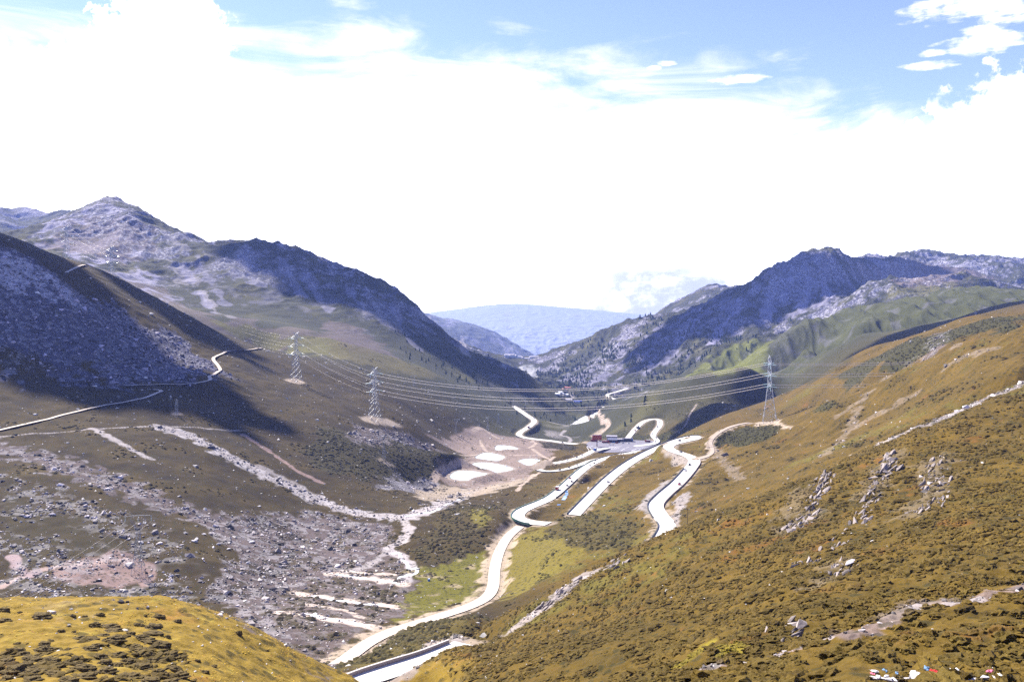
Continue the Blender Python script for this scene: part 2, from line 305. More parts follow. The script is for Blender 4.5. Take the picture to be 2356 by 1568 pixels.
def level(p, half, blend):
    global Z
    ds, pz = near_path(p, half+blend)
    w = 1-sstep(half, half+blend, ds)
    Z = np.where(ds < half+blend, Z*(1-w)+(pz-0.30)*w, Z)
    return ds
PAVED = {   # concrete roads: (column, row, distance)
 'gully': ([(760, 1596, 218), (835, 1564, 232), (892, 1545, 240), (945, 1528, 247), (1000, 1509, 258), (1070, 1480, 276)], 4.3),
 'loop_bottom': ([(1262, 1204, 598), (1240, 1203, 603), (1211, 1199, 612), (1192, 1190, 618), (1196, 1178, 634), (1215, 1167, 660), (1265, 1145, 730), (1301, 1116, 810), (1337, 1083, 900), (1366, 1064, 990), (1402, 1051, 1060), (1440, 1043, 1140), (1480, 1036, 1230)], 5.2),
 'upper': ([(1320, 1184, 630), (1360, 1142, 682), (1400, 1102, 740), (1440, 1070, 800), (1480, 1046, 850), (1520, 1027, 885), (1560, 1012, 912), (1597, 1003, 916), (1600, 1008, 890), (1572, 1014, 862), (1546, 1021, 842), (1538, 1029, 822), (1552, 1038, 796), (1582, 1048, 765), (1597, 1060, 736), (1588, 1078, 700), (1560, 1110, 640), (1528, 1138, 597), (1508, 1162, 562), (1518, 1186, 525), (1535, 1208, 492), (1528, 1232, 455), (1500, 1270, 420)], 5.4),
 'low_loop': ([(1400, 1030, 1245), (1366, 1036, 1207), (1353, 1043, 1175), (1332, 1052, 1122), (1308, 1059, 1080), (1272, 1066, 1040), (1248, 1071, 1015), (1236, 1077, 998), (1245, 1083, 984), (1272, 1084, 984), (1308, 1078, 1003), (1335, 1069, 1045), (1359, 1060, 1080), (1390, 1053, 1105), (1411, 1049, 1122)], 4.6),
 'far_left': ([(1180, 934, 1720), (1189, 939, 1700), (1212, 955, 1610), (1229, 967, 1560), (1220, 979, 1490), (1196, 995, 1415), (1198, 1004, 1385), (1225, 1009, 1365), (1270, 1014, 1345), (1312, 1020, 1325), (1352, 1020, 1290)], 5.2),
 'hairpin': ([(1440, 1014, 1320), (1447, 1004, 1348), (1462, 986, 1382), (1480, 970, 1412), (1500, 964, 1424), (1516, 965, 1418), (1518, 978, 1385), (1506, 994, 1345), (1503, 1003, 1325), (1512, 1014, 1295), (1500, 1021, 1275), (1460, 1026, 1262)], 4.6),
 'valley_far': ([(1298, 919, 2380), (1332, 930, 2200), (1365, 933, 2150), (1392, 937, 2105), (1388, 944, 2050), (1366, 953, 1930), (1360, 962, 1850), (1350, 972, 1760)], 5.0),
 'toe_zigzag': ([(1427, 926, 2180), (1412, 917, 2300), (1397, 908, 2420), (1418, 901, 2440), (1444, 893, 2475)], 5.0),
}
DIRT = {
 'valley_dirt': ([(770, 1532, 326), (800, 1512, 336), (850, 1476, 358), (900, 1452, 376), (960, 1433, 395), (1020, 1414, 415), (1080, 1394, 438), (1118, 1374, 458), (1134, 1350, 476), (1138, 1310, 508), (1148, 1270, 545), (1168, 1235, 582), (1196, 1210, 606)], 3.6),
 'pad_track': ([(1606, 1056, 742), (1630, 1048, 760), (1640, 1036, 785), (1634, 1018, 810), (1645, 1002, 830), (1670, 986, 850), (1700, 976, 868), (1722, 972, 880)], 1.9),
}
ROADP = {}
for k, (pts, hw) in {**PAVED, **DIRT}.items():
    p = smooth_path(spline([wpt(*q) for q in pts], 1.6 if pts[0][2] < 700 else 2.6), 6)
    ROADP[k] = (p, hw)
road_d = np.full(Z.shape, 1e9, np.float32)
for k, (p, hw) in ROADP.items():
    if k == 'low_loop': pass
    ds = level(p, hw+1.6, 7.0 if p[:, 1].mean() < 700 else 9.0)
    road_d = np.minimum(road_d, ds-hw)
def pip(px, py, poly):
    n_ = len(poly); r = np.zeros(px.shape, bool); j = n_-1
    for i in range(n_):
        xi, yi = poly[i]; xj, yj = poly[j]
        if yi != yj:
            r ^= ((yi > py) != (yj > py)) & (px < (xj-xi)*(py-yi)/(yj-yi)+xi)
        j = i
    return r
def poly_window(poly, pad=30):
    q = np.array(poly); r0, r1 = np.searchsorted(LL, np.log(max(q[:, 1].min()-pad, 6))), np.searchsorted(LL, np.log(q[:, 1].max()+pad))
    us = np.concatenate([(q[:, 0]+s*pad)/np.maximum(q[:, 1]+t*pad, 6) for s in (-1, 1) for t in (-1, 1)])
    return slice(max(r0-1, 0), r1+1), slice(max(np.searchsorted(U, us.min())-1, 0), np.searchsorted(U, us.max())+1)
def flat_poly(pix, z): return [((px-CX)/F*(-z*F/(py-HY)), -z*F/(py-HY)) for px, py in pix]
PARK_Z = -266.0
PARK = flat_poly([(1352, 1030), (1348, 1020), (1358, 1014.5), (1400, 1012), (1440, 1011), (1480, 1013), (1515, 1014), (1516, 1020), (1498, 1030), (1470, 1036), (1440, 1039.5), (1400, 1040.5), (1368, 1041.5), (1370, 1035)], PARK_Z)
LOT_Z = -318.0
LOT = flat_poly([(1303, 982), (1320, 972), (1332, 964), (1347, 956), (1352, 958), (1354, 968), (1362, 980), (1358, 985), (1330, 986)], LOT_Z)
z7 = lambda x, y: (942.4+0.16*x, 942.4+0.16*y)
PONDS = [  # level, outline
 (-227.0, [z7(*q) for q in [(575, 955), (600, 920), (650, 885), (730, 872), (850, 875), (950, 885), (1020, 900), (1130, 912), (1090, 935), (990, 955), (920, 970), (880, 990), (840, 1015), (760, 1015), (660, 1000), (590, 985)]]),
 (-232.6, [z7(*q) for q in [(885, 790), (930, 762), (1020, 755), (1130, 757), (1250, 775), (1370, 800), (1450, 825), (1500, 850), (1440, 870), (1330, 890), (1240, 905), (1190, 875), (1120, 850), (1030, 845), (930, 840), (905, 815)]]),
 (-237.0, [z7(*q) for q in [(940, 680), (990, 650), (1060, 618), (1140, 615), (1230, 630), (1330, 655), (1375, 675), (1340, 705), (1260, 735), (1160, 725), (1060, 710), (970, 695)]]),
 (-244.5, [z7(*q) for q in [(1235, 535), (1260, 508), (1340, 510), (1440, 518), (1530, 540), (1570, 562), (1500, 568), (1380, 566), (1270, 582), (1225, 568)]]),
 (-235.8, [z7(*q) for q in [(1550, 735), (1620, 710), (1720, 700), (1830, 708), (1890, 722), (1830, 750), (1780, 785), (1720, 800), (1650, 785), (1610, 760)]]),
]
def level_poly(poly, z, below, bank):
    global Z
    s = poly_window(poly, 30); q = np.array(poly)
    ins = pip(X[s], Y[s], poly)
    # distance to the outline
    dd = np.full(X[s].shape, 1e9)
    for i in range(len(q)):
        a, c = q[i-1], q[i]; v = c-a; L2 = (v**2).sum()
        t = np.clip(((X[s]-a[0])*v[0]+(Y[s]-a[1])*v[1])/L2, 0, 1)
        dd = np.minimum(dd, np.hypot(X[s]-a[0]-t*v[0], Y[s]-a[1]-t*v[1]))
    zz = Z[s]
    tgt = np.where(ins, z-below, z+bank)
    w = np.where(ins, 1.0, 1-sstep(4, 22, dd)); Z[s] = zz*(1-w)+tgt*w
level_poly(PARK, PARK_Z, 0.25, -0.25); level_poly(LOT, LOT_Z, 0.25, -0.25)
PONDW = [(z, flat_poly(o, z)) for z, o in PONDS]
for z, o in PONDW: level_poly(o, z, 0.8, 0.35)

Wt = Z/D
def cast(px, py, dmin=14.0):
    """the point of the ground seen at a column and row of the photograph"""
    u = (px-CX)/F; c = (u-U[0])/(U[1]-U[0]); i = int(np.clip(math.floor(c), 0, len(U)-2)); f = c-i
    w = Wt[:, i]*(1-f)+Wt[:, i+1]*f; tgt = (HY-py)/F
    k0 = np.searchsorted(LL, math.log(dmin)); idx = np.nonzero(w[k0:] >= tgt)[0]
    k = (k0+idx[0]) if len(idx) else len(LL)-1
    if k > k0:
        a, c_ = w[k-1], w[k]; t = (tgt-a)/(c_-a) if c_ > a else 1.0; l = LL[k-1]+(LL[k]-LL[k-1])*min(max(t, 0), 1)
    else: l = LL[k]
    d = math.exp(l); return np.array((u*d, d, ground(u*d, d)))
def ground(x, y):
    u = x/y; c = np.clip((u-U[0])/(U[1]-U[0]), 0, len(U)-1.001); i = int(c); f = c-i
    l = math.log(y); k = int(np.clip(np.searchsorted(LL, l)-1, 0, len(LL)-2)); t = (l-LL[k])/(LL[k+1]-LL[k])
    return float((Z[k, i]*(1-f)+Z[k, i+1]*f)*(1-t)+(Z[k+1, i]*(1-f)+Z[k+1, i+1]*f)*t)
# what the camera can see of the grid (used only to spend scattered detail where it shows)
runmax = np.maximum.accumulate(Wt, 0); VIS = Wt >= runmax-0.006
print('relief', round(time.time()-T0, 1))

# ------------------------------------------------------------------ ground colours (albedo), by ground cover, with some haze, blue shade and sunlight painted in
fj = sstep(1300, 1700, D); jit = octave(9, 1, 61)*(1-fj)+octave(75, 1, 661)*fj; jit2 = octave(3, 1, 62)*(1-fj)+octave(34, 1, 662)*fj; big = octave(90, 1, 63); big2 = octave(33, 1, 64); fine = octave(1.3, 1, 65)
def C3(*c): return np.array(c, np.float32)
def blend(col, m, c): col += (np.asarray(c, np.float32)-col)*np.clip(m, 0, 1)[..., None].astype(np.float32)
col = np.empty(Z.shape+(3,), np.float32)
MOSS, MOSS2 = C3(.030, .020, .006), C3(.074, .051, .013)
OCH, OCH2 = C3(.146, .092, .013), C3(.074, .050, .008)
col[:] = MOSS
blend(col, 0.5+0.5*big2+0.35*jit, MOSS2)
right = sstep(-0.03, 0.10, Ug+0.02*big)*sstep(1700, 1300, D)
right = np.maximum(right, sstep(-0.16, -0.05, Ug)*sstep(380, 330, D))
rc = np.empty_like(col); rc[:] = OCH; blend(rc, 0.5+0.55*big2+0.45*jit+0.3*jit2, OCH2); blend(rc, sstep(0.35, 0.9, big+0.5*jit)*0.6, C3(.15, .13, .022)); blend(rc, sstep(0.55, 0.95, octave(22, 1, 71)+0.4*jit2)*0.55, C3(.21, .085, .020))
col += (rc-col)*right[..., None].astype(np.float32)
del rc
# mountains: green-grey turf and grey scree with the blue of haze and shade put in
GRN, SCR = C3(.050, .056, .032), C3(.20, .19, .26)
blend(col, sstep(1150, 1500, D)*0.85, GRN); blend(col, sstep(1150, 1500, D)*sstep(0.1, 0.7, big)*0.6, C3(.125, .115, .040))
gx = np.gradient(Z, axis=0)/np.gradient(Y, axis=0)
sc = sstep(0.05, 0.5, octave(240, 1, 81)+0.6*octave(70, 1, 82)+0.5*octave(25, 1, 83)+np.clip(gx-0.45, -0.3, 0.6))
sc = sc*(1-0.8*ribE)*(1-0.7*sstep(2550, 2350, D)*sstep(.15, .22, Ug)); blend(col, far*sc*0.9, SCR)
blend(col, ribE*0.85, C3(.070, .076, .026)); blend(col, ribE*sstep(0.2, 0.8, octave(40, 1, 84)+0.5*octave(16, 1, 85))*0.35, SCR)
blend(col, veryfar, C3(.33, .37, .44))  # farthest range coloured pale blue in place of distance haze
kn = sstep(240, 205, D)*sstep(-0.03, -0.10, Ug)
blend(col, kn, C3(.25, .165, .022)); blend(col, kn*sstep(-0.1, 0.8, jit+0.6*jit2)*0.6, C3(.25, .165, .020)); blend(col, kn*sstep(0.3, 0.9, octave(16, 1, 91)+0.5*jit2)*0.6, C3(.27, .12, .025)); blend(col, kn*sstep(0.45, 0.9, octave(5, 1, 92)+0.6*fine)*0.7, C3(.34, .26, .045))
def area(pix, c, soft=6.0, warp=1.0, amount=1.0, world=None, brk=0.0):
    """a patch of another ground cover with a ragged outline; its corners are points of the ground"""
    poly = world if world is not None else [tuple(cast(*q)[:2]) for q in pix]
    s = poly_window(poly, 40); dloc = D[s]
    wv = warp*np.minimum(soft*2, 1e9)
    xx = X[s]+wv*(0.7*jit[s]+0.5*jit2[s]+0.8*big2[s]); yy = Y[s]+wv*(0.7*jit2[s]-0.6*jit[s]+0.8*big2[s][::-1])
    ins = pip(xx, yy, poly).astype(np.float32)
    # soften by a small box blur on the grid
    for _ in range(2):
        ins = (ins+np.roll(ins, 1, 0)+np.roll(ins, -1, 0)+np.roll(ins, 1, 1)+np.roll(ins, -1, 1))/5
    if brk: ins = ins*sstep(-0.2, 0.35, jit[s]+0.7*jit2[s]+brk)
    m = np.zeros(Z.shape, np.float32); m[s] = ins*amount
    if c is not None: blend(col, m, c)
    return m
def line(pix, half, c, amount=1.0, rag=0.6, soft=None, world=None):
    p = world if world is not None else spline([cast(*q) for q in pix], 2.5)
    rad = half*2.2+2
    ds, _ = near_path(p, rad)
    e = ds+half*rag*(jit+0.6*jit2)
    m = (1-sstep(half*0.75, half*1.25, e))*amount*(ds < rad)
    if c is not None: blend(col, m, c)
    return m.astype(np.float32)
rock_m = np.zeros(Z.shape, np.float32)      # where loose rocks lie
shrub_m = np.zeros(Z.shape, np.float32)     # where shrubs grow
def rocks(m, k=1.0):
    global rock_m
    rock_m = np.maximum(rock_m, m*k)
def shrubs(m, k=1.0):
    global shrub_m
    shrub_m = np.maximum(shrub_m, m*k)
PALE, SCREE, PINK, TAN = C3(.40, .36, .355), C3(.140, .108, .104), C3(.31, .215, .195), C3(.42, .34, .26)
z5 = lambda *q: [(706.8+.36*x, 1036.6+.36*y) for x, y in q]
z6 = lambda *q: [(1555+.399*x, 942.4+.399*y) for x, y in q]
z2 = lambda *q: [(754+.34*x, 612.6+.34*y) for x, y in q]
FRONT = area([(1930, 1552), (2000, 1545), (2150, 1538), (2330, 1540), (2400, 1550), (2400, 1600), (1930, 1600)], C3(.20, .15, .06), 0.6, 0.6, 0.7) if False else None
z3 = lambda *q: [(1555+.34*x, 565.4+.34*y) for x, y in q]
z4 = lambda *q: [(.459*x, 848.2+.459*y) for x, y in q]
z1 = lambda *q: [(.34*x, 424+.34*y) for x, y in q]
# left: boulder hill, blue cloud shade put into its rock colour
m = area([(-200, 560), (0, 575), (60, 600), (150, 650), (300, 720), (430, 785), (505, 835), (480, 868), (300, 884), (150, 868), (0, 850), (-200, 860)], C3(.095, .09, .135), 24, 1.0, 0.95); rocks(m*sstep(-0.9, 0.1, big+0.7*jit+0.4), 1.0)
blend(col, m*sstep(0.35, 0.8, big2+0.5*jit)*0.75, C3(.075, .065, .03))
m = area([(0, 795), (60, 812), (150, 840), (120, 860), (0, 850), (-100, 850), (-100, 790)], MOSS2*0.8, 6)
for a in [[(20, 590), (45, 640), (30, 665)], [(50, 600), (85, 650), (110, 675)], [(100, 625), (140, 665), (165, 690)], [(0, 600), (15, 650)]]: line(a, 9, C3(.46, .44, .50), 0.85, 1.4)
# left slope: rock bands, stream bed, mossy stretches
m = area([(-200, 1100), (0, 1090), (150, 1120), (300, 1180), (430, 1240), (480, 1330), (420, 1390), (200, 1390), (0, 1400), (-200, 1400)], None, 10); rocks(m*sstep(-0.45, 0.4, big2+0.5*jit+0.1), 0.95); blend(col, m*sstep(0.2, 0.9, jit+0.5*jit2+0.3*big2)*0.4, SCREE)
blend(col, area(z4((0, 640), (300, 700), (520, 780), (560, 880), (300, 960), (100, 960), (0, 900)), None, 6)*0.75, C3(.055, .042, .016))
m = line([(-60, 1020), (0, 1035), (100, 1058), (250, 1108), (400, 1168), (560, 1228), (680, 1270)], 14, SCREE, 0.85, 1.1); rocks(m, 1.0)
m = area([(430, 1185), (560, 1180), (700, 1172), (880, 1200), (930, 1225), (880, 1270), (800, 1310), (720, 1350), (640, 1400), (650, 1480), (580, 1440), (520, 1390), (480, 1330), (560, 1290), (500, 1230)], SCREE, 10, 1.0, 0.92); rocks(m, 1.0)
blend(col, m*sstep(0.05, 0.45, big2+0.8*jit+0.3*jit2)*0.9, MOSS); shrubs(m*sstep(0.3, 0.7, big2+0.8*jit), 0.6)
m = area(z5((0, 560), (300, 520), (560, 500), (640, 620), (700, 760), (620, 900), (660, 1010), (430, 1140), (200, 1250), (-150, 1300), (-300, 1100), (-100, 800)), SCREE*1.05, 8, 0.8, 0.75); rocks(m, 0.5)
mm = m*sstep(-0.05, 0.25, jit*0.8+0.55*big2+0.35*jit2); blend(col, mm*0.95, C3(.075, .055, .022)); shrubs(mm, 0.9)
m = line([(372, 984), (440, 1005), (520, 1047), (600, 1088), (680, 1126), (760, 1160), (850, 1184), (930, 1190)], 7.5, PALE, 0.95, 0.9); rocks(m, 0.9); DRYBED = m
line([(560, 1060), (640, 1095), (740, 1150)], 5, PALE, 0.7, 0.9)
m = line([(920, 1190), (970, 1180), (1010, 1163), (1050, 1142), (1090, 1124)], 10, PALE*1.1, 0.95, 0.9); rocks(m, 0.6)
line([(930, 1192), (940, 1215), (925, 1245), (895, 1262), (930, 1285), (950, 1305), (925, 1335)], 4, PALE*1.1, 0.9, 0.9)
line([(895, 1262), (860, 1290), (820, 1310), (770, 1320)], 3, PALE, 0.8, 0.9)
line([(216, 986), (250, 1004), (300, 1030), (345, 1055)], 3.4, PALE, 0.9, 0.9); line([(560, 1000), (610, 1030), (680, 1080), (740, 1110)], 3, PINK*1.1, 0.8, 1.0)
line([(-100, 1012), (0, 1004), (110, 996), (216, 986), (300, 982), (367, 981), (480, 986), (560, 990)], 1.3, PALE, 0.85, 0.5)
# pink terraces and the green meadow on the floor
for a, w_ in [(z5((170, 785), (300, 805), (450, 822), (600, 850)), 4.5), (z5((-80, 905), (100, 930), (250, 955), (400, 975), (560, 995)), 4.2), (z5((-120, 1030), (0, 1050), (200, 1080), (330, 1105), (430, 1125)), 5.0), (z5((0, 985), (200, 1010), (420, 1080)), 2.6), (z5((230, 765), (420, 785), (560, 790)), 2.2)]:
    line(a, w_, C3(.58, .47, .40), 0.95, 0.8)
m = area(z5((625, 930), (690, 830), (770, 740), (900, 710), (1010, 680), (1150, 650), (1180, 700), (1110, 850), (1060, 950), (900, 1010), (740, 1030), (660, 1100), (560, 1090), (640, 1020)), C3(.150, .140, .018), 5, 1.2, 0.8); MEADOW = m
blend(col, m*sstep(0.3, 0.7, big2*0.5+jit+0.2*jit2)*0.8, C3(.38, .30, .20))
m = area(z5((1270, 600), (1450, 480), (1600, 520), (1750, 640), (1600, 800), (1450, 870), (1280, 950), (1210, 880)), C3(.19, .155, .026), 6, 0.9, 0.75)
m = area(z5((780, 470), (1050, 350), (1250, 330), (1180, 480), (1130, 600), (1000, 680), (760, 740), (700, 640)), C3(.072, .054, .018), 6, 0.9, 0.8); shrubs(m, 0.8)
area(z5((1030, 380), (1180, 370), (1160, 470), (1080, 500)), C3(.19, .16, .03), 5, 0.9, 0.8)
m = area(z5((1520, 450), (1750, 400), (2050, 450), (2150, 540), (2000, 640), (1750, 640), (1560, 540)), C3(.085, .068, .017), 6, 0.8, 0.8); shrubs(m, 0.6)
m = area(z5((180, 1370), (450, 1220), (800, 1060), (1100, 1060), (1050, 1180), (850, 1230), (560, 1340), (350, 1420)), C3(.105, .082, .020), 6, 0.8, 0.8); shrubs(m, 0.8)
# dark shrubs on the shoulder above the ponds
m = area(z2((-60, 1080), (120, 1110), (300, 1120), (640, 1160), (870, 1290), (860, 1340), (720, 1420), (480, 1450), (250, 1440), (0, 1400), (-150, 1300)), C3(.050, .042, .014), 8, 0.8, 0.9); shrubs(m, 1.0); DARK = m
m = area(z2((150, 1090), (420, 1110), (700, 1190), (800, 1250), (640, 1240), (400, 1220), (150, 1180)), SCREE, 8, 0.9, 0.8); rocks(m, 0.9)
m = area(z2((330, 1460), (560, 1420), (760, 1430), (800, 1480), (560, 1524), (350, 1510)), C3(.20, .185, .21), 8, 0.9, 0.8); rocks(m, 1.0)
# bare earth around the ponds and the river flats
m = area([(985, 1008), (1060, 990), (1110, 985), (1180, 1005), (1250, 1012), (1310, 1028), (1255, 1050), (1215, 1092), (1180, 1118), (1110, 1126), (1030, 1112), (1008, 1098), (1022, 1078), (1060, 1066), (1075, 1050), (1035, 1030)], C3(.27, .205, .175), 8, 0.8, 0.95)
blend(col, m*sstep(0.25, 0.6, jit+0.4*big2)*0.8, C3(.13, .10, .055)); blend(col, m*sstep(0.3, 0.7, -jit+0.5*jit2)*0.7, PALE)
m = area([(945, 1120), (1010, 1112), (1100, 1122), (1180, 1105), (1225, 1096), (1190, 1118), (1100, 1140), (1040, 1152), (960, 1150)], TAN*0.9, 6, 0.9, 0.9)
for a, w_ in [([(1000, 1105), (1020, 1085), (1045, 1068), (1070, 1062)], 4), ([(1190, 1128), (1210, 1108), (1228, 1090)], 2.5), ([(1060, 1046), (1140, 1040), (1230, 1046), (1260, 1052)], 2.4), ([(1215, 1030), (1232, 1020), (1225, 1012)], 2.5), ([(1225, 1032), (1250, 1050), (1262, 1055)], 3), ([(1105, 1012), (1113, 1030), (1130, 1040)], 2.5), ([(1090, 990), (1110, 985), (1125, 995), (1150, 1008)], 4), ([(1228, 1096), (1255, 1062), (1275, 1050)], 2.5)]:
    line(a, w_, C3(.48, .38, .31), 0.9, 0.6)
for z, o in PONDW:
    cx_, cy_ = np.mean(np.array(o), 0)
    area(None, C3(.36, .31, .27), 2, 0.4, 0.9, world=[(cx_+(x-cx_)*1.14, cy_+(y-cy_)*1.16) for x, y in o])
# pads of the big pylons and small bare patches
for q in [[(650, 872), (680, 869), (706, 880), (690, 884), (665, 878)], [(824, 958), (850, 956), (890, 962), (930, 982), (895, 978), (860, 976), (838, 968)], [(866, 1058), (885, 1056), (908, 1070), (896, 1074)], [(1735, 972), (1760, 968), (1800, 975), (1826, 984), (1800, 984), (1760, 979), (1738, 979)], [(392, 950), (420, 949), (424, 955), (398, 954)]]:
    area(q, TAN*1.05, 3, 0.5, 0.95)
m = area([(130, 1325), (190, 1290), (250, 1262), (300, 1268), (350, 1290), (365, 1320), (330, 1352), (300, 1335), (240, 1345), (160, 1345)], PINK*0.95, 5, 0.9, 0.9); rocks(m, 0.35)
line([(-60, 1368), (0, 1350), (60, 1322), (120, 1306), (200, 1296), (285, 1286)], 2.2, C3(.46, .34, .30), 0.9, 0.4); line([(28, 1280), (50, 1312), (70, 1322)], 3, C3(.40, .30, .30), 0.9, 0.6)
# shoulders of roads
for k, (p, hw) in ROADP.items():
    if k in ('valley_dirt',): line(None, hw+5.0, C3(.45, .36, .27), 0.85, 0.7, world=p)
    elif k == 'pad_track': line(None, hw+3.0, TAN, 0.9, 0.8, world=p)
    elif k in ('gully',): line(None, hw+2.2, TAN, 0.8, 0.6, world=p)
    else: line(None, hw+2.4, TAN*0.95, 0.8, 0.6, world=p)
m = area(z5((2110, 370), (2200, 260), (2280, 190), (2300, 200), (2235, 330), (2270, 450), (2170, 420)), C3(.30, .27, .26), 5, 0.5, 0.9)
m = area([(1545, 1160), (1562, 1140), (1585, 1130), (1575, 1175), (1562, 1210), (1550, 1200)], C3(.34, .30, .29), 4, 0.5, 0.85); rocks(m, 0.3)
m = area([(1540, 1030), (1556, 1042), (1590, 1058), (1575, 1075), (1545, 1058), (1530, 1040)], C3(.36, .31, .28), 4, 0.6, 0.8)
area([(1356, 1002), (1370, 993), (1385, 985), (1392, 990), (1380, 1002)], TAN, 4, 0.6, 0.9); line([(1376, 942), (1384, 956), (1394, 966), (1400, 978), (1390, 990)], 5, C3(.5, .4, .33), 0.9, 0.7)
# right-hand slopes: rubble strips, tracks, dark scrub in the hollows
m = line([(2030, 1018), (2090, 992), (2150, 970), (2210, 942), (2270, 916), (2356, 880), (2450, 850)], 3.2, C3(.26, .225, .215), 0.9, 0.9); rocks(m, 0.8)
line([(1960, 1045), (2030, 1018), (2090, 992)], 1.6, TAN, 0.7, 1.0)
TRK = z6((160, 1492), (270, 1478), (400, 1462), (520, 1445), (620, 1405), (700, 1382), (870, 1322), (1000, 1292), (1200, 1232), (1350, 1160), (1500, 1125), (1700, 1100), (2007, 1020), (2300, 940))
m = line(TRK, 1.15, C3(.23, .170, .150), 0.85, 0.9); rocks(m, 1.0); TRACK = m
m = line(z6((1250, 1190), (1350, 1140), (1500, 1110), (1640, 1105)), 1.5, C3(.24, .19, .16), 0.85, 0.9)
area(z6((80, 1370), (200, 1320), (420, 1350), (440, 1420), (250, 1450), (60, 1430)), C3(.24, .19, .02), 2.5, 0.8, 0.85)
area(z6((170, 1490), (230, 1465), (285, 1480), (240, 1500)), C3(.45, .40, .40), 1, 0.5, 0.95)
m = line(z5((1330, 1130), (1420, 1060), (1520, 990), (1650, 890), (1780, 800)), 4.5, C3(.36, .31, .29), 0.8, 1.0); rocks(m, 0.8)
m = line(z5((560, 1460), (700, 1370), (820, 1290), (950, 1200)), 4.5, C3(.30, .25, .23), 0.75, 1.1); rocks(m, 0.9)
m = line(z5((500, 1380), (620, 1330), (760, 1265), (880, 1220), (960, 1190)), 3.0, C3(.45, .38, .34), 0.8, 1.0); rocks(m, 0.9)
for a in [z6((760, 440), (700, 520), (620, 620)), z6((1250, 260), (1180, 380), (1120, 480)), z6((1500, 280), (1480, 440), (1350, 600)), z6((930, 900), (860, 980)), z6((820, 580), (650, 690))]:
    m = line(a, 4, C3(.22, .18, .13), 0.35, 1.3); rocks(m, 0.3)
for a in [z3((1420, 900), (1560, 820), (1700, 760), (1900, 680)), z3((1850, 800), (1990, 740), (2150, 700)), z3((1200, 1240), (1330, 1150), (1420, 1110)), z3((1000, 1420), (1120, 1300), (1290, 1000)), z3((1500, 1060), (1620, 1010)), z3((1100, 1150), (1240, 1050)), z3((250, 1350), (320, 1450), (400, 1520), (440, 1580))]:
    m = line(a, 4, C3(.28, .22, .17), 0.40, 1.3); rocks(m, 0.45)
m = area([(1385, 1005), (1440, 990), (1500, 1005), (1545, 985), (1590, 970), (1640, 950), (1600, 985), (1540, 1010), (1500, 1012), (1420, 1012)], C3(.042, .044, .015), 8, 0.8, 0.85); shrubs(m, 0.8)
m = area([(1240, 1015), (1300, 1022), (1330, 1030), (1300, 1036), (1250, 1030)], C3(.035, .03, .012), 4, 0.8, 0.9); shrubs(m, 0.8)
m = area([(1290, 1000), (1350, 995), (1400, 1000), (1390, 1010), (1330, 1012)], C3(.05, .05, .018), 6, 1.0, 0.7, brk=0.1); shrubs(m, 0.6)
m = line(z3((1780, 600), (1760, 690), (1720, 740)), 9, SCREE, 0.75, 1.0); rocks(m, 0.8)
m = area(z3((1040, 900), (1250, 800), (1450, 700), (1700, 610), (1950, 540), (2200, 480), (2356, 470), (2356, 540), (2150, 560), (1900, 640), (1650, 730), (1400, 860), (1150, 960)), C3(.048, .048, .018), 10, 0.9, 0.9); shrubs(m, 0.7)
m = area(z3((290, 1300), (380, 1250), (480, 1218), (620, 1215), (710, 1240), (640, 1300), (450, 1362), (300, 1372)), C3(.042, .040, .012), 5, 0.6, 0.95); shrubs(m, 1.0)
m = area(z3((930, 1120), (1000, 1060), (1090, 1040), (1110, 1070), (1000, 1130)), C3(.055, .052, .014), 5, 0.8, 0.8); shrubs(m, 0.7)
m = area(z3((0, 1090), (200, 1040), (450, 980), (560, 950), (500, 1050), (300, 1130), (0, 1220)), C3(.050, .046, .018), 8, 0.8, 0.8); shrubs(m, 0.5)
m = area(z3((850, 860), (1000, 780), (1150, 690), (1300, 630), (1320, 650), (1200, 760), (1050, 860), (900, 940), (700, 960)), C3(.055, .050, .018), 10, 0.8, 0.7)
line(z3((0, 1260), (60, 1220), (90, 1150), (140, 1070)), 2.2, C3(.40, .33, .30), 0.8, 0.6)
# mountains: scree tongues, slides, turf painted lighter where sun falls
m = line(z1((780, 620), (1000, 720), (1200, 820), (1400, 930), (1650, 990), (2000, 1030), (2356, 1080)), 38, SCREE*1.3, 0.6, 1.6)
m = area([(1300, 880), (1400, 780), (1560, 735), (1711, 665), (1793, 625), (1900, 625), (1960, 680), (1850, 720), (1700, 770), (1560, 840), (1400, 890)], SCR*1.3, 25, 1.0, 0.7, brk=-0.1)
for a in [[(1860, 640), (1850, 690), (1840, 720)], [(1790, 650), (1770, 700), (1755, 740)], [(1700, 690), (1670, 740), (1640, 790)], [(1900, 640), (1910, 690)], [(1600, 740), (1560, 790)], [(1820, 640), (1800, 690)]]: line(a, 16, SCR*1.9, 0.75, 1.6)  # scree; pale streaks also paint the light on ridges lost in shade
for a, w_ in [(z2((290, 220), (340, 290), (370, 370), (430, 410)), 11), (z2((240, 250), (270, 320)), 5), (z1((1130, 490), (1200, 590), (1270, 680)), 10), (z1((1200, 520), (1300, 640), (1430, 830)), 8), (z1((1040, 620), (1080, 560)), 10), (z1((1630, 470), (1650, 560)), 14), (z1((1100, 310), (1180, 380), (1260, 440)), 6), (z1((2050, 530), (2130, 580)), 7), (z1((1560, 900), (1420, 800), (1300, 660)), 7), (z3((880, 200), (870, 330), (860, 380)), 9), (z3((660, 220), (650, 350)), 9)]:
    line(a, w_, C3(.36, .33, .36), 0.5, 2.0)
m = area(z1((120, 370), (300, 290), (450, 210), (620, 140), (900, 200), (1060, 300), (1000, 460), (900, 560), (1080, 640), (1350, 880), (1100, 760), (800, 620), (560, 520), (300, 430)), SCR*1.7, 25, 1.0, 0.8, brk=0.15)
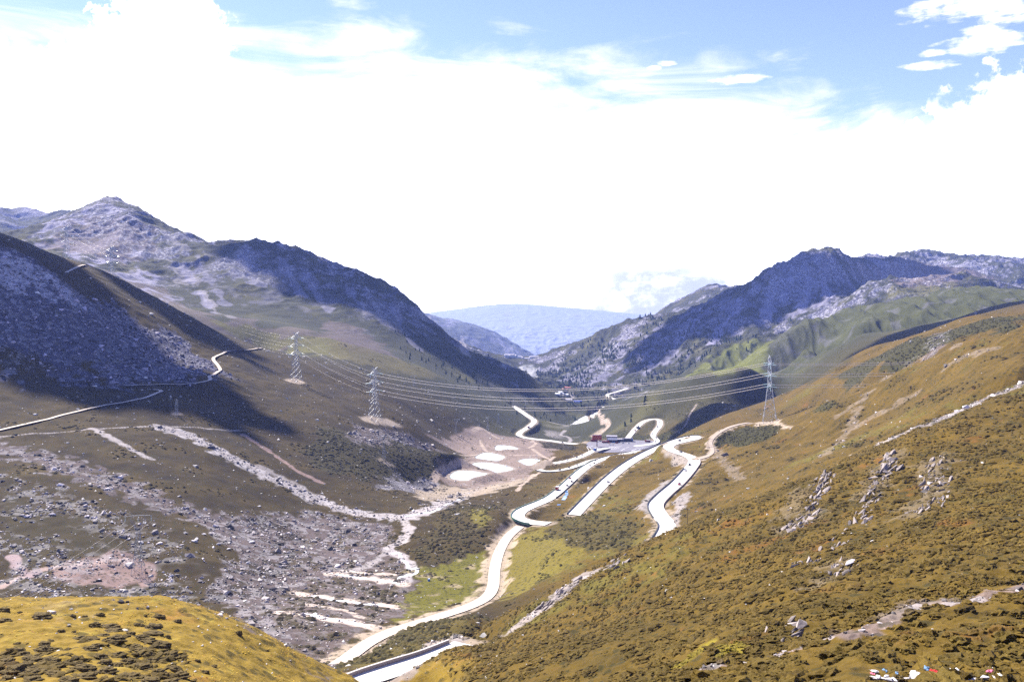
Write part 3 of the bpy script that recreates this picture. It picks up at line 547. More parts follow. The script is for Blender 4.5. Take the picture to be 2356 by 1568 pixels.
m = area(z1((560, 230), (800, 260), (980, 260), (1080, 330), (980, 420), (830, 520), (700, 500), (480, 460), (300, 420), (400, 320)), SCREE*1.35, 25, 1.0, 0.7)
m = area(z2((0, 360), (120, 390), (270, 450), (400, 560), (480, 620), (250, 560), (0, 500)), SCREE, 20, 1.0, 0.75)
m = area(z1((1370, 910), (1700, 960), (2000, 1010), (2356, 1075), (2356, 1200), (2100, 1150), (1800, 1090), (1550, 1000)), C3(.15, .14, .045), 15, 0.8, 0.85)
m = area(z2((0, 520), (300, 560), (560, 660), (800, 760), (700, 760), (350, 690), (0, 620)), C3(.13, .11, .04), 15, 0.8, 0.7)
for a, w_ in [([(560, 590), (575, 625), (590, 650)], 16), ([(640, 590), (668, 640), (700, 680)], 12), ([(790, 640), (812, 680), (830, 700)], 9), ([(700, 620), (720, 660), (760, 720)], 12), ([(455, 590), (480, 640), (520, 700)], 14), ([(420, 600), (440, 650), (490, 720)], 10), ([(900, 700), (930, 760), (960, 800)], 10)]: line(a, w_*.7, SCR*1.7, 0.5, 2.0)
m = area([(500, 590), (640, 600), (760, 650), (820, 720), (700, 720), (560, 690), (480, 650)], SCR*1.1, 30, 1.0, 0.35, brk=-0.1)
m = area([(1786, 780), (1708, 790), (1657, 803), (1620, 830), (1582, 865), (1650, 868), (1720, 850), (1760, 815)], C3(.15, .16, .035), 15, 0.8, 0.9)
m = area([(1985, 612), (2060, 610), (2120, 600), (2220, 620), (2300, 640), (2200, 660), (2080, 670), (1990, 650)], SCREE*1.4, 30, 1.0, 0.7)
m = area([(2060, 655), (2110, 655), (2200, 648), (2160, 668), (2080, 680), (2030, 690)], C3(.15, .14, .05), 15, 0.8, 0.8)
m = area([(1275, 905), (1310, 895), (1318, 905), (1300, 912)], PALE, 12, 0.5, 0.95); m = area([(1165, 846), (1200, 838), (1235, 846), (1190, 850)], C3(.5, .5, .5), 25, 0.7, 0.8)
line(z2((910, 480), (915, 530), (925, 580)), 14, PALE, 0.9, 0.5); line(z2((650, 350), (690, 335), (720, 345)), 10, PALE, 0.7, 0.6)
m = area([(1255, 975), (1300, 968), (1310, 985), (1290, 1000), (1330, 1005), (1290, 1012), (1255, 1000)], PALE, 8, 1.2, 0.6, brk=0.1)
line([(1300, 1018), (1312, 1010), (1290, 1000), (1300, 990)], 3, PALE, 0.9, 1.0)
col *= (1+0.16*jit2+0.14*fine+0.10*big2)[..., None].astype(np.float32)
col *= 0.72
col = np.clip(col, 0.006, 0.75)
print('colours', round(time.time()-T0, 1))
# ------------------------------------------------------------------ materials
def mat(name, color, rough=0.8, metal=0.0, spec=0.3, noise=0.0, scale=3.0, bump=0.0):
    m = bpy.data.materials.new(name); m.use_nodes = True; t = m.node_tree; bs = t.nodes['Principled BSDF']; q = NB(t)
    bs.inputs['Roughness'].default_value = rough; bs.inputs['Metallic'].default_value = metal; bs.inputs['Specular IOR Level'].default_value = spec
    bs.inputs['Base Color'].default_value = (*color, 1)
    if noise or bump:
        tcn = nn(t, 'ShaderNodeTexCoord'); f = q.noise(tcn.outputs['Object'], scale, 5)
        if noise: t.links.new(q.mix(f, tuple(c*(1-noise) for c in color)+(1,), tuple(min(1, c*(1+noise)) for c in color)+(1,)), bs.inputs['Base Color'])
        if bump:
            bn = nn(t, 'ShaderNodeBump'); bn.inputs['Strength'].default_value = bump; bn.inputs['Distance'].default_value = 0.1
            t.links.new(f, bn.inputs['Height']); t.links.new(bn.outputs[0], bs.inputs['Normal'])
    return m
def tint_mat(name, rough=0.95, var=0.35, scale=2.0, bump=0.4, bdist=0.2, stony=False, bush=0.0):
    m = bpy.data.materials.new(name); m.use_nodes = True; t = m.node_tree; bs = t.nodes['Principled BSDF']; q = NB(t)
    bs.inputs['Roughness'].default_value = rough; bs.inputs['Specular IOR Level'].default_value = 0.12
    at = nn(t, 'ShaderNodeAttribute', attribute_name='tint'); geo = nn(t, 'ShaderNodeNewGeometry')
    f = q.noise(geo.outputs['Position'], scale, 4, 0.65)
    k = q.m('ADD', 1.0-var, q.m('MULTIPLY', f, 2*var))
    cc = q.mix(1.0, at.outputs['Color'], k, 'MULTIPLY') if False else None
    vm = nn(t, 'ShaderNodeVectorMath', operation='SCALE'); t.links.new(at.outputs['Color'], vm.inputs[0]); t.links.new(k, vm.inputs['Scale'])
    base = vm.outputs[0]
    if stony:
        st = nn(t, 'ShaderNodeAttribute', attribute_name='stony')
        vo = nn(t, 'ShaderNodeTexVoronoi'); vo.inputs['Scale'].default_value = 0.22; t.links.new(geo.outputs['Position'], vo.inputs['Vector'])
        vs = nn(t, 'ShaderNodeSeparateColor'); t.links.new(vo.outputs['Color'], vs.inputs[0])
        sel = q.m('MULTIPLY', q.step(vs.outputs[0], 0.62, 0.72), st.outputs['Fac'])
        base = q.mix(q.m('MULTIPLY', sel, 0.85), base, (0.42, 0.41, 0.43, 1))
        dk = q.m('MULTIPLY', q.step(vs.outputs[1], 0.60, 0.72), st.outputs['Fac'])
        base = q.mix(q.m('MULTIPLY', dk, 0.75), base, (0.035, 0.035, 0.045, 1))
    if bush:
        vb = nn(t, 'ShaderNodeTexVoronoi'); vb.inputs['Scale'].default_value = bush; t.links.new(geo.outputs['Position'], vb.inputs['Vector'])
        vc = nn(t, 'ShaderNodeSeparateColor'); t.links.new(vb.outputs['Color'], vc.inputs[0]); nb_ = q.noise(geo.outputs['Position'], bush*.09, 4, .6)
        yy = nn(t, 'ShaderNodeSeparateXYZ'); t.links.new(geo.outputs['Position'], yy.inputs[0])
        sel = q.m('MULTIPLY', q.step(q.m('ADD', vc.outputs[2], q.m('MULTIPLY', q.m('SUBTRACT', nb_, 0.5), 1.6)), 0.66, 0.74), q.m('MULTIPLY', q.step(vb.outputs['Distance'], 0.62, 0.40), q.step(yy.outputs[1], 6500, 3500)))
        base = q.mix(q.m('MULTIPLY', sel, 0.6), base, (0.020, 0.022, 0.009, 1))
    t.links.new(base, bs.inputs['Base Color'])
    if bump:
        bn = nn(t, 'ShaderNodeBump'); bn.inputs['Strength'].default_value = bump; bn.inputs['Distance'].default_value = bdist
        t.links.new(f, bn.inputs['Height']); t.links.new(bn.outputs[0], bs.inputs['Normal'])
    return m
M_GROUND = tint_mat('ground', 0.95, 0.45, 1.6, 0.8, 0.25, stony=True, bush=0.55)
M_MOUNT = tint_mat('mountain_ground', 0.95, 0.45, 0.09, 1.0, 4.0, stony=True, bush=0.10)
M_SHRUB = tint_mat('shrub', 0.85, 0.55, 7.0, 0.8, 0.10)
M_ROCK = tint_mat('rock', 0.8, 0.30, 2.2, 0.5, 0.12)
M_CONC = mat('concrete_road', (.52, .50, .47), 0.75, 0, 0.3, 0.12, 0.4, 0.1)
M_DIRT = mat('dirt_road', (.48, .41, .34), 0.9, 0, 0.2, 0.25, 0.5, 0.3)
M_TRACK = mat('track_earth', (.33, .27, .22), 0.9, 0, 0.2, 0.3, 0.6, 0.3)
M_ASPH = mat('car_park', (.155, .148, .175), 0.8, 0, 0.3, 0.14, 0.12, 0.1)
M_LOT = mat('gravel_lot', (.55, .54, .56), 0.9, 0, 0.3, 0.15, 0.1, 0.1)
M_LINE = mat('road_paint', (.75, .75, .75), 0.7)

# ------------------------------------------------------------------ mesh builders
def fastmesh(name, co, faces, material, tint=None, stony=None, smooth=True, parent=None, link=True):
    """faces: integer array (n, k)"""
    me = bpy.data.meshes.new(name); co = np.ascontiguousarray(co, np.float32); faces = np.ascontiguousarray(faces, np.int32)
    k = faces.shape[1]
    me.vertices.add(len(co)); me.vertices.foreach_set('co', co.ravel())
    me.loops.add(faces.size); me.loops.foreach_set('vertex_index', faces.ravel())
    me.polygons.add(len(faces)); me.polygons.foreach_set('loop_start', np.arange(0, faces.size, k, dtype=np.int32))
    me.polygons.foreach_set('use_smooth', np.full(len(faces), smooth))
    if tint is not None:
        a = me.attributes.new('tint', 'FLOAT_COLOR', 'POINT'); c4 = np.ones((len(co), 4), np.float32); c4[:, :3] = tint; a.data.foreach_set('color', c4.ravel())
    if stony is not None:
        a = me.attributes.new('stony', 'FLOAT', 'POINT'); a.data.foreach_set('value', np.ascontiguousarray(stony, np.float32).ravel())
    me.update(calc_edges=True); me.materials.append(material)
    if not link: return me
    o = bpy.data.objects.new(name, me); COL.objects.link(o); o.parent = parent
    return o
def tag(o, label=None, cat=None, group=None, kind=None):
    if label: o['label'] = label
    if cat: o['category'] = cat
    if group: o['group'] = group
    if kind: o['kind'] = kind
    return o
class MB:
    """collects boxes, bars, prisms and tubes, then links them as one mesh object"""
    def __init__(s): s.v = []; s.f = []
    def add(s, vs, fs):
        n_ = len(s.v); s.v += [tuple(map(float, v)) for v in vs]; s.f += [tuple(i+n_ for i in f) for f in fs]; return s
    def box(s, x0, x1, y0, y1, z0, z1, tx=0.0, ty=0.0):
        """tx, ty: how far the top draws in"""
        return s.add([(x0, y0, z0), (x1, y0, z0), (x1, y1, z0), (x0, y1, z0), (x0+tx, y0+ty, z1), (x1-tx, y0+ty, z1), (x1-tx, y1-ty, z1), (x0+tx, y1-ty, z1)],
                     [(0, 3, 2, 1), (4, 5, 6, 7), (0, 1, 5, 4), (1, 2, 6, 5), (2, 3, 7, 6), (3, 0, 4, 7)])
    def bar(s, a, b_, r, n_=4, r2=None):
        a, b_ = Vector(a), Vector(b_); d = (b_-a).normalized(); u = d.cross(Vector((0, 0, 1)) if abs(d.z) < .95 else Vector((1, 0, 0))).normalized(); w = d.cross(u)
        r2 = r if r2 is None else r2; vs = []
        for p, q in ((a, r), (b_, r2)):
            for i in range(n_):
                t = 2*math.pi*(i+.5)/n_; vs.append(p+u*math.cos(t)*q+w*math.sin(t)*q)
        return s.add(vs, [(i, (i+1) % n_, n_+(i+1) % n_, n_+i) for i in range(n_)]+[tuple(range(n_))[::-1], tuple(range(n_, 2*n_))])
    def prism(s, pts, x0, x1):
        """outline in (y, z) extruded along x"""
        n_ = len(pts); return s.add([(x0, y, z) for y, z in pts]+[(x1, y, z) for y, z in pts], [tuple(range(n_))[::-1], tuple(range(n_, 2*n_))]+[(i, (i+1) % n_, n_+(i+1) % n_, n_+i) for i in range(n_)])
    def build(s, name, m, parent=None, smooth=False, bevel=0.0):
        me = bpy.data.meshes.new(name); me.from_pydata(s.v, [], s.f); me.update(); me.materials.append(m)
        if smooth: me.polygons.foreach_set('use_smooth', [True]*len(me.polygons))
        o = bpy.data.objects.new(name, me); COL.objects.link(o); o.parent = parent
        if bevel:
            bm = bmesh.new(); bm.from_mesh(me); bmesh.ops.bevel(bm, geom=bm.edges[:], offset=bevel, segments=2, affect='EDGES', clamp_overlap=True); bm.to_mesh(me); bm.free()
        return o
def empty(name, loc, rz=0.0, sc=1.0):
    o = bpy.data.objects.new(name, None); COL.objects.link(o); o.location = loc; o.rotation_euler = (0, 0, rz); o.scale = (sc,)*3; o.empty_display_size = 0.3; return o
def copy_tree(o, parent=None):
    c = o.copy(); COL.objects.link(c); c.parent = parent
    for ch in o.children: copy_tree(ch, c)
    return c

# ------------------------------------------------------------------ the ground, three sheets that meet along shared rows
stony = np.clip(np.maximum(rock_m*0.35, far*sc*0.75), 0, 1)
def sheet(name, r0, r1, m):
    s = slice(r0, r1+1); nr, nc = r1+1-r0, len(U)
    co = np.stack([X[s], Y[s], Z[s]], -1).reshape(-1, 3)
    i = np.arange((nr-1)*nc).reshape(nr-1, nc)[:, :-1].ravel()
    o = fastmesh(name, co, np.stack([i, i+1, i+nc+1, i+nc], 1), m, col[s].reshape(-1, 3), stony[s].ravel())
    return tag(o, kind='structure')
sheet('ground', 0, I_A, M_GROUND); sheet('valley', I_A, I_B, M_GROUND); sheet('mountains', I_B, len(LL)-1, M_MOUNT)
# aprons beyond both edges of the sheets
for nm, c_, sg in (('ground', 0, -1), ('ground', len(U)-1, 1)):
    rr = np.unique(np.concatenate([np.arange(0, len(LL), 6), [len(LL)-1]])); e_ = np.stack([X[rr, c_], Y[rr, c_], Z[rr, c_]], 1); o2 = e_.copy(); o2[:, 0] += sg*np.maximum(30, .3*e_[:, 1])
    co = np.concatenate([e_, o2]); n_ = len(rr); i = np.arange(n_-1); f = np.stack([i, i+1, i+n_+1, i+n_], 1) if sg < 0 else np.stack([i, i+n_, i+n_+1, i+1], 1)
    f = f[:, ::-1] if sg < 0 and False else f
    tag(fastmesh(nm, co, f, M_GROUND, np.concatenate([col[rr, c_]]*2), np.zeros(len(co))), kind='structure')
# ground under and behind the photographer, joined to the first row
g = MB(); xs = np.linspace(X[0, 0]*1.0, X[0, -1], 9)
for a, b_ in zip(xs[:-1], xs[1:]):
    za, zb = ground(a, 6.001), ground(b_, 6.001)
    g.add([(a*1.0, 6, za), (b_*1.0, 6, zb), (b_*1.6, 2.0, -1.95), (a*1.6, 2.0, -1.95)], [(0, 3, 2, 1)])
    g.add([(a*1.6, 2.0, -1.95), (b_*1.6, 2.0, -1.95), (b_*3, -60, -1.7), (a*3, -60, -1.7)], [(0, 3, 2, 1)])
tag(g.build('path', M_DIRT), kind='structure')

def ribbon(name, p, hw, m, lift, kind='structure', camber=0.0):
    t = np.gradient(p[:, :2], axis=0); t /= np.linalg.norm(t, axis=1)[:, None]; nrm = np.stack([-t[:, 1], t[:, 0]], 1)
    offs = np.array([-1.0, -0.5, 0, 0.5, 1.0])*hw
    co = np.stack([np.concatenate([p[:, :2]+nrm*o, (p[:, 2]+lift)[:, None]], 1) for o in offs], 1).reshape(-1, 3)
    k = len(offs); i = (np.arange(len(p)-1)[:, None]*k+np.arange(k-1)[None]).ravel()
    return tag(fastmesh(name, co, np.stack([i, i+1, i+k+1, i+k], 1), m), kind=kind), nrm
ROADN = {}
for k, (p, hw) in ROADP.items():
    lift = (0.10 if p[:, 1].mean() < 700 else 0.18) + (0.05 if k == 'low_loop' else 0)
    _, ROADN[k] = ribbon('road' if k in PAVED else 'dirt_road', p, hw, M_CONC if k in PAVED else (M_TRACK if k == 'pad_track' else M_DIRT), lift)
# left-hand dirt track, laid on the slope
for pts in ([(-60, 1006), (0, 990), (50, 979), (100, 967), (150, 953), (200, 942), (260, 930), (310, 921), (352, 908), (376, 900), (372, 897), (352, 897)],
            [(286, 889), (330, 886), (380, 885), (430, 884), (468, 881), (488, 873), (480, 869), (492, 862), (508, 853), (500, 840), (490, 824), (510, 815), (535, 808), (570, 806), (605, 801)],
            [(152, 629), (165, 622), (185, 613), (198, 611)]):
    p = smooth_path(spline([cast(*q) for q in pts], 4.0), 2); ds, _ = near_path(p, 12)
    p = smooth_path(p, 3); lift = 0.35
    zz = np.array([max(ground(x+a, y+b_) for a in (-1.6, 0, 1.6) for b_ in (-1.6, 0, 1.6)) for x, y, _ in p]); p[:, 2] = zz
    ribbon('dirt_track', smooth_path(p, 1), 2.1, M_DIRT, lift)
def flat(name, outline, z, m, kind='structure', round_=2):
    q = np.array(outline)
    for _ in range(round_):      # corner cutting
        r = np.roll(q, -1, 0); q = np.stack([0.75*q+0.25*r, 0.25*q+0.75*r], 1).reshape(-1, 2)
    bm = bmesh.new(); f = bm.faces.new([bm.verts.new((x, y, z)) for x, y in q]); bm.normal_update()
    if f.normal.z < 0: f.normal_flip()
    bmesh.ops.triangulate(bm, faces=[f]); me = bpy.data.meshes.new(name); bm.to_mesh(me); bm.free(); me.materials.append(m)
    o = bpy.data.objects.new(name, me); COL.objects.link(o); return tag(o, kind=kind)
flat('car_park', PARK, PARK_Z+0.22, M_ASPH, round_=1); flat('gravel_lot', LOT, LOT_Z+0.22, M_LOT, round_=1)
M_WATER = mat('pond_water', (.50, .56, .60), 0.12, 0, 0.6, 0.06, 0.02)
for z, o in PONDW: flat('pond', o, z, M_WATER)
M_BLUE = mat('clear_water', (.10, .22, .45), 0.08, 0, 0.6)
# haze: one closed box of even air round everything
hz = MB().box(-15000, 15000, -400, 14600, -2200, 560).build('haze', bpy.data.materials.new('haze_air')); tag(hz, kind='stuff')
hm = hz.data.materials[0]; hm.use_nodes = True; t = hm.node_tree; t.nodes.clear(); ho = nn(t, 'ShaderNodeOutputMaterial'); pv = nn(t, 'ShaderNodeVolumePrincipled')
pv.inputs['Color'].default_value = (0.30, 0.42, 0.98, 1); pv.inputs['Density'].default_value = 0.52e-4; pv.inputs['Anisotropy'].default_value = 0.0
t.links.new(pv.outputs[0], ho.inputs['Volume'])
# ------------------------------------------------------------------ loose rocks and scrub
def hull(n_, seed, sx=1.0, sy=1.0, sz=0.7):
    rg = np.random.default_rng(seed); bm = bmesh.new()
    for p in rg.normal(size=(n_, 3)):
        p = p/np.linalg.norm(p)*rg.uniform(0.8, 1.0); bm.verts.new((p[0]*sx, p[1]*sy, p[2]*sz))
    r = bmesh.ops.convex_hull(bm, input=bm.verts[:]); bmesh.ops.delete(bm, geom=[v for v in bm.verts if not v.link_faces], context='VERTS')
    bm.verts.index_update(); bmesh.ops.triangulate(bm, faces=bm.faces[:])
    co = np.array([v.co[:] for v in bm.verts], np.float32); f = np.array([[v.index for v in q.verts] for q in bm.faces], np.int32); bm.free(); return co, f
def dome(sub, seed, lump=0.3, flat_=0.6, freq=1.6, fine_=0.0):
    """a cushion of foliage: a lumpy half ball"""
    bm = bmesh.new(); bmesh.ops.create_icosphere(bm, subdivisions=sub, radius=1.0)
    bmesh.ops.delete(bm, geom=[v for v in bm.verts if v.co.z < -0.30], context='VERTS'); bm.verts.index_update()
    co = np.array([v.co[:] for v in bm.verts], np.float64); f = np.array([[v.index for v in q.verts] for q in bm.faces], np.int32); bm.free()
    a = np.arctan2(co[:, 1], co[:, 0]); n_ = perlin(co[:, 0]*freq+seed*7.3, co[:, 1]*freq+co[:, 2]*freq*1.3, seed)
    n2 = perlin(co[:, 0]*freq*2.7+co[:, 2]*2.1+seed, co[:, 1]*freq*2.7-co[:, 2]*1.7, seed+5)
    r = 1+lump*n_+lump*0.6*n2
    if fine_: r = r+fine_*perlin(co[:, 0]*9+co[:, 2]*5, co[:, 1]*9-co[:, 2]*6, seed+9)+fine_*0.7*perlin(co[:, 0]*19+co[:, 2]*11, co[:, 1]*19-co[:, 2]*9, seed+11)
    co = co*r[:, None]; co[:, 2] *= flat_; return co.astype(np.float32), f
def scatter(name, protos, pos, size, ang, tint, m, smooth, zs=None, stretch=None):
    """one mesh of many small shapes"""
    vs, fs, ts, off = [], [], [], 0; which = RNG.integers(0, len(protos), len(pos))
    for k, (co, f) in enumerate(protos):
        i = np.nonzero(which == k)[0]
        if not len(i): continue
        c, s_ = np.cos(ang[i])[:, None], np.sin(ang[i])[:, None]; st = 1.0 if stretch is None else stretch[i][:, None]
        x, y = co[None, :, 0]*st, co[None, :, 1]
        v = np.stack([(x*c-y*s_)*size[i][:, None], (x*s_+y*c)*size[i][:, None], co[None, :, 2]*(size[i] if zs is None else zs[i])[:, None]], -1)+pos[i][:, None, :]
        vs.append(v.reshape(-1, 3)); fs.append((f[None]+(np.arange(len(i))*len(co))[:, None, None]+off).reshape(-1, 3)); off += v.shape[0]*v.shape[1]
        ts.append(np.repeat(tint[i], len(co), 0))
    o = fastmesh(name, np.vstack(vs), np.vstack(fs), m, np.vstack(ts), smooth=smooth)
    return tag(o, kind='stuff')
dUc = U[1]-U[0]; dLr = np.gradient(LL)[:, None]; AREA = D*dUc*D*dLr
inframe = (np.abs(Ug) < 0.70)
def pick(density, cap=None):
    p = density*AREA*VIS*inframe; p = np.where(road_d > 0.8, p, 0)
    n_ = RNG.poisson(np.clip(p, 0, 8)); r, c = np.nonzero(n_); k = n_[r, c]; r, c = np.repeat(r, k), np.repeat(c, k)
    if cap and len(r) > cap: q = RNG.permutation(len(r))[:cap]; r, c = r[q], c[q]
    u = U[c]+RNG.uniform(-.5, .5, len(r))*dUc; d = np.exp(LL[r]+RNG.uniform(-.5, .5, len(r))*dLr[r, 0])
    return r, c, np.stack([u*d, d, Z[r, c]], 1)
water = np.zeros(Z.shape, bool)
for z, o in PONDW+[(PARK_Z, PARK), (LOT_Z, LOT)]:
    s = poly_window(o, 5); water[s] |= pip(X[s], Y[s], o)
dry = (~water).astype(np.float32)
ROCKS = [hull(9+i % 4, 100+i, 1.2, 0.85, 0.62) for i in range(8)]
# boulder hill, scree and rubble
def rock_size(d, n_): return np.clip(np.exp(RNG.normal(-1.0, 0.68, n_)), 0.12, 3.0)*(0.42+d/720.0)
brk_ = sstep(-0.55, 0.25, big2+0.7*jit+0.4*octave(18, 1, 330)); dens = dry*rock_m*(leftN+(1-leftN)*(0.15+0.85*brk_))*np.clip(90.0/D, 0.06, 1.4)*2.2*(1+2.5*TRACK)
r, c, p = pick(dens, 130000); sz = rock_size(p[:, 1], len(p))*np.clip(p[:, 1]/150, 0.35, 1)
g_ = (0.07+0.58*RNG.random(len(p))**1.8)[:, None]*np.array([[1.0, 0.90, 0.89]]); g_ *= np.where(RNG.random(len(p)) < .3, .55, 1.0)[:, None]; p[:, 2] += sz*0.12
bl = leftN[r, c][:, None]; g_ = g_*(1-bl)+g_*np.array([[.66, .67, .84]])*bl  # blue shade tinted into the boulder hill's loose rocks too
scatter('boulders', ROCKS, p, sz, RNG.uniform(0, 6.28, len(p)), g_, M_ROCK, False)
print('rocks', len(p), round(time.time()-T0, 1))
# scattered single stones on the turf
dens = dry*(1-kn*0.2)*np.where(D < 1400, 1, 0)*np.clip(3.6/np.maximum(D, 60), 0.0025, 0.02)*np.where(Ug > 0, 0.6, 2.2)
r, c, p = pick(dens, 26000); sz = rock_size(p[:, 1], len(p))*np.clip(p[:, 1]/260, 0.30, .8)
scatter('stones', ROCKS, p, sz, RNG.uniform(0, 6.28, len(p)), RNG.uniform(.3, .55, len(p))[:, None]*np.array([[1, .95, .9]]), M_ROCK, False)
# scrub on the near right-hand slope
LOW = [dome(2, 200+i, 0.55, 0.62, 1.8, .2) for i in range(8)]; TINY = [dome(1, 220+i, 0.42, 0.7) for i in range(7)]; FINE = [dome(3, 240+i, 0.5, 0.62, 1.7, .22) for i in range(6)]
clump = sstep(-0.55, 0.45, octave(6, 1, 301)+0.7*octave(14, 1, 302)+0.35*octave(50, 1, 303))
frontp = [tuple(cast(*q)[:2]) for q in [(1940, 1562), (2000, 1553), (2120, 1548), (2300, 1548), (2350, 1556), (2350, 1566), (1940, 1566)]]
frontm = np.zeros(Z.shape, np.float32); s = poly_window(frontp, 3); frontm[s] = pip(X[s], Y[s], frontp)
free = np.clip(1-rock_m*1.3, 0, 1)*(1-frontm)*np.clip(1-TRACK*1.5, 0, 1)
nearR = right*sstep(450, 380, D)*(1-kn)
def scrub(name, dens, cap, protos, s0, s1, mul, alt, hgt=(0.7, 1.1), strx=1.5):
    r, c, p = pick(dens, cap); n_ = len(p); sz = RNG.uniform(s0, s1, n_)*np.exp(RNG.normal(0, .22, n_))
    t = col[r, c]*RNG.uniform(mul*.65, mul*1.25, n_)[:, None]; k = RNG.random(n_)[:, None]
    t = t*(1-k*.55)+np.array([alt])*k*.55*RNG.uniform(.7, 1.3, n_)[:, None]; p[:, 2] -= sz*0.06
    scatter(name, protos, p, sz, 0.5+RNG.normal(0, .6, n_), t, M_SHRUB, False, sz*RNG.uniform(*hgt, n_), RNG.uniform(1.0, strx, n_)); print(name, n_, round(time.time()-T0, 1))
scrub('scrub', nearR*free*(0.10+0.90*clump)*np.where(D < 112, 1, 0)*2.0, 11000, FINE, 0.16, 0.55, 0.98, (.088, .064, .013), (.75, 1.3), 2.0)
scrub('scrub', nearR*free*(0.06+0.94*clump)*np.clip(125/D, 0.30, 1.0)*2.1*np.where((D < 210) & (D >= 112), 1, 0), 70000, LOW, 0.18, 0.60, 0.98, (.088, .064, .013), (.75, 1.3), 1.9)
scrub('scrub', nearR*free*(0.10+0.90*clump)*np.clip(110/D, 0.30, 1.0)*1.5*np.where(D >= 210, 1, 0), 80000, TINY, 0.32, 0.85, 0.92, (.088, .064, .013), (.7, 1.25), 1.8)
# scrub farther off
farS = dry*free*np.where((D > 260) & (D < 1500), 1, 0)*(1-nearR)*(1-kn)*(1-leftN)
scrub('scrub', farS*shrub_m*np.clip(60/D, .05, .25)*1.1, 45000, TINY, 0.9, 1.6, 0.70, (.045, .042, .014))
scrub('scrub', farS*(1-DARK)*sstep(0.25, 0.8, big2+0.6*jit)*np.clip(55/D, .03, .14), 60000, TINY, 0.8, 1.5, 0.62, (.05, .045, .014))
# knoll: tussocks, and the thick heath near its foot
kpoly = [tuple(cast(*q)[:2]) for q in [(-60, 1500), (30, 1478), (90, 1470), (150, 1478), (220, 1460), (300, 1462), (370, 1470), (420, 1510), (440, 1566), (300, 1569), (-60, 1569)]]
kp2 = kpoly+[(kpoly[-2][0]*.85, kpoly[-2][1]*.85), (kpoly[-1][0]*.85, kpoly[-1][1]*.85)]
heath = np.zeros(Z.shape, np.float32); s = poly_window(kpoly, 5); heath[s] = pip(X[s]+2*jit[s], Y[s]+2*jit2[s], kpoly)
scrub('scrub', kn*heath*sstep(-0.3, 0.3, octave(4, 1, 311)+.5*octave(9, 1, 312))*1.3, 6000, LOW, 0.25, 0.6, 0.42, (.085, .060, .018), (.6, 1.0), 2.2)
r, c, p = pick(kn*(1-heath)*sstep(-.3, .6, jit+.5*jit2)*1.6, 26000); n_ = len(p); sz = RNG.uniform(.07, .17, n_)
t = np.array([[.33, .22, .03]])*RNG.uniform(.45, 1.35, n_)[:, None]; t[RNG.random(n_) < .12] = (.20, .085, .02)
tag(scatter('grass', TINY, p, sz, RNG.uniform(0, 6, n_), t, M_SHRUB, True, sz*1.3), kind='stuff')
# far conifers on the foot of the blue mountain and along the valley flanks
def conifer_shape(n_=6):
    v, f = [], []
    for z0, z1, r_ in ((0.05, .55, .26), (.35, 1.0, .18)):
        b0 = len(v); v += [(r_*math.cos(i*6.283/n_), r_*math.sin(i*6.283/n_), z0) for i in range(n_)]+[(0, 0, z1)]
        f += [(b0+i, b0+(i+1) % n_, b0+n_) for i in range(n_)]
    return np.array(v, np.float32), np.array(f, np.int32)
con = sstep(2150, 2350, D)*sstep(3500, 3000, D)*np.where((Ug > 0.03) & (Ug < .42), 1, 0)*sstep(-120, -230, Z)*sstep(-0.2, .5, octave(120, 1, 321)+.6*octave(45, 1, 322))
con += sstep(1500, 1800, D)*np.where((Ug > -.16) & (Ug < .12) & (D < 2100), 1, 0)*0.14*sstep(-90, -200, Z)
con += np.where((Ug > .13) & (Ug < .24) & (D > 1300) & (D < 1560), 1, 0)*0.2*sstep(.2, .7, big)
r, c, p = pick(con*0.006, 6000); n_ = len(p); sz = RNG.uniform(6, 13, n_)*(0.5+p[:, 1]/4500)
scatter('conifer_wood', [conifer_shape()], p, sz*1.15, RNG.uniform(0, 6, n_), np.array([[.030, .045, .020]])*RNG.uniform(.6, 1.5, n_)[:, None], M_SHRUB, False, sz)
print('scatter done', n_, round(time.time()-T0, 1))
# ------------------------------------------------------------------ things
def on_ground(px, py, dmin=14.0): return Vector(cast(px, py, dmin))
M_STEEL = mat('galvanised_steel', (.40, .42, .45), 0.5, 0.2, 0.4); M_OLD = mat('weathered_steel', (.26, .27, .29), 0.6, 0.2, 0.4)
M_GLASS_INS = mat('insulator_glass', (.62, .86, .88), 0.25, 0, 0.6)
M_CABLE = mat('aluminium_cable', (.56, .51, .46), 0.5, 0.1, 0.4)
M_THIN = mat('thin_cable', (.30, .24, .20), 0.6, 0.2, 0.4)
M_WOOD = mat('pole_wood', (.13, .10, .08), 0.85, 0, .2, .3, 3)

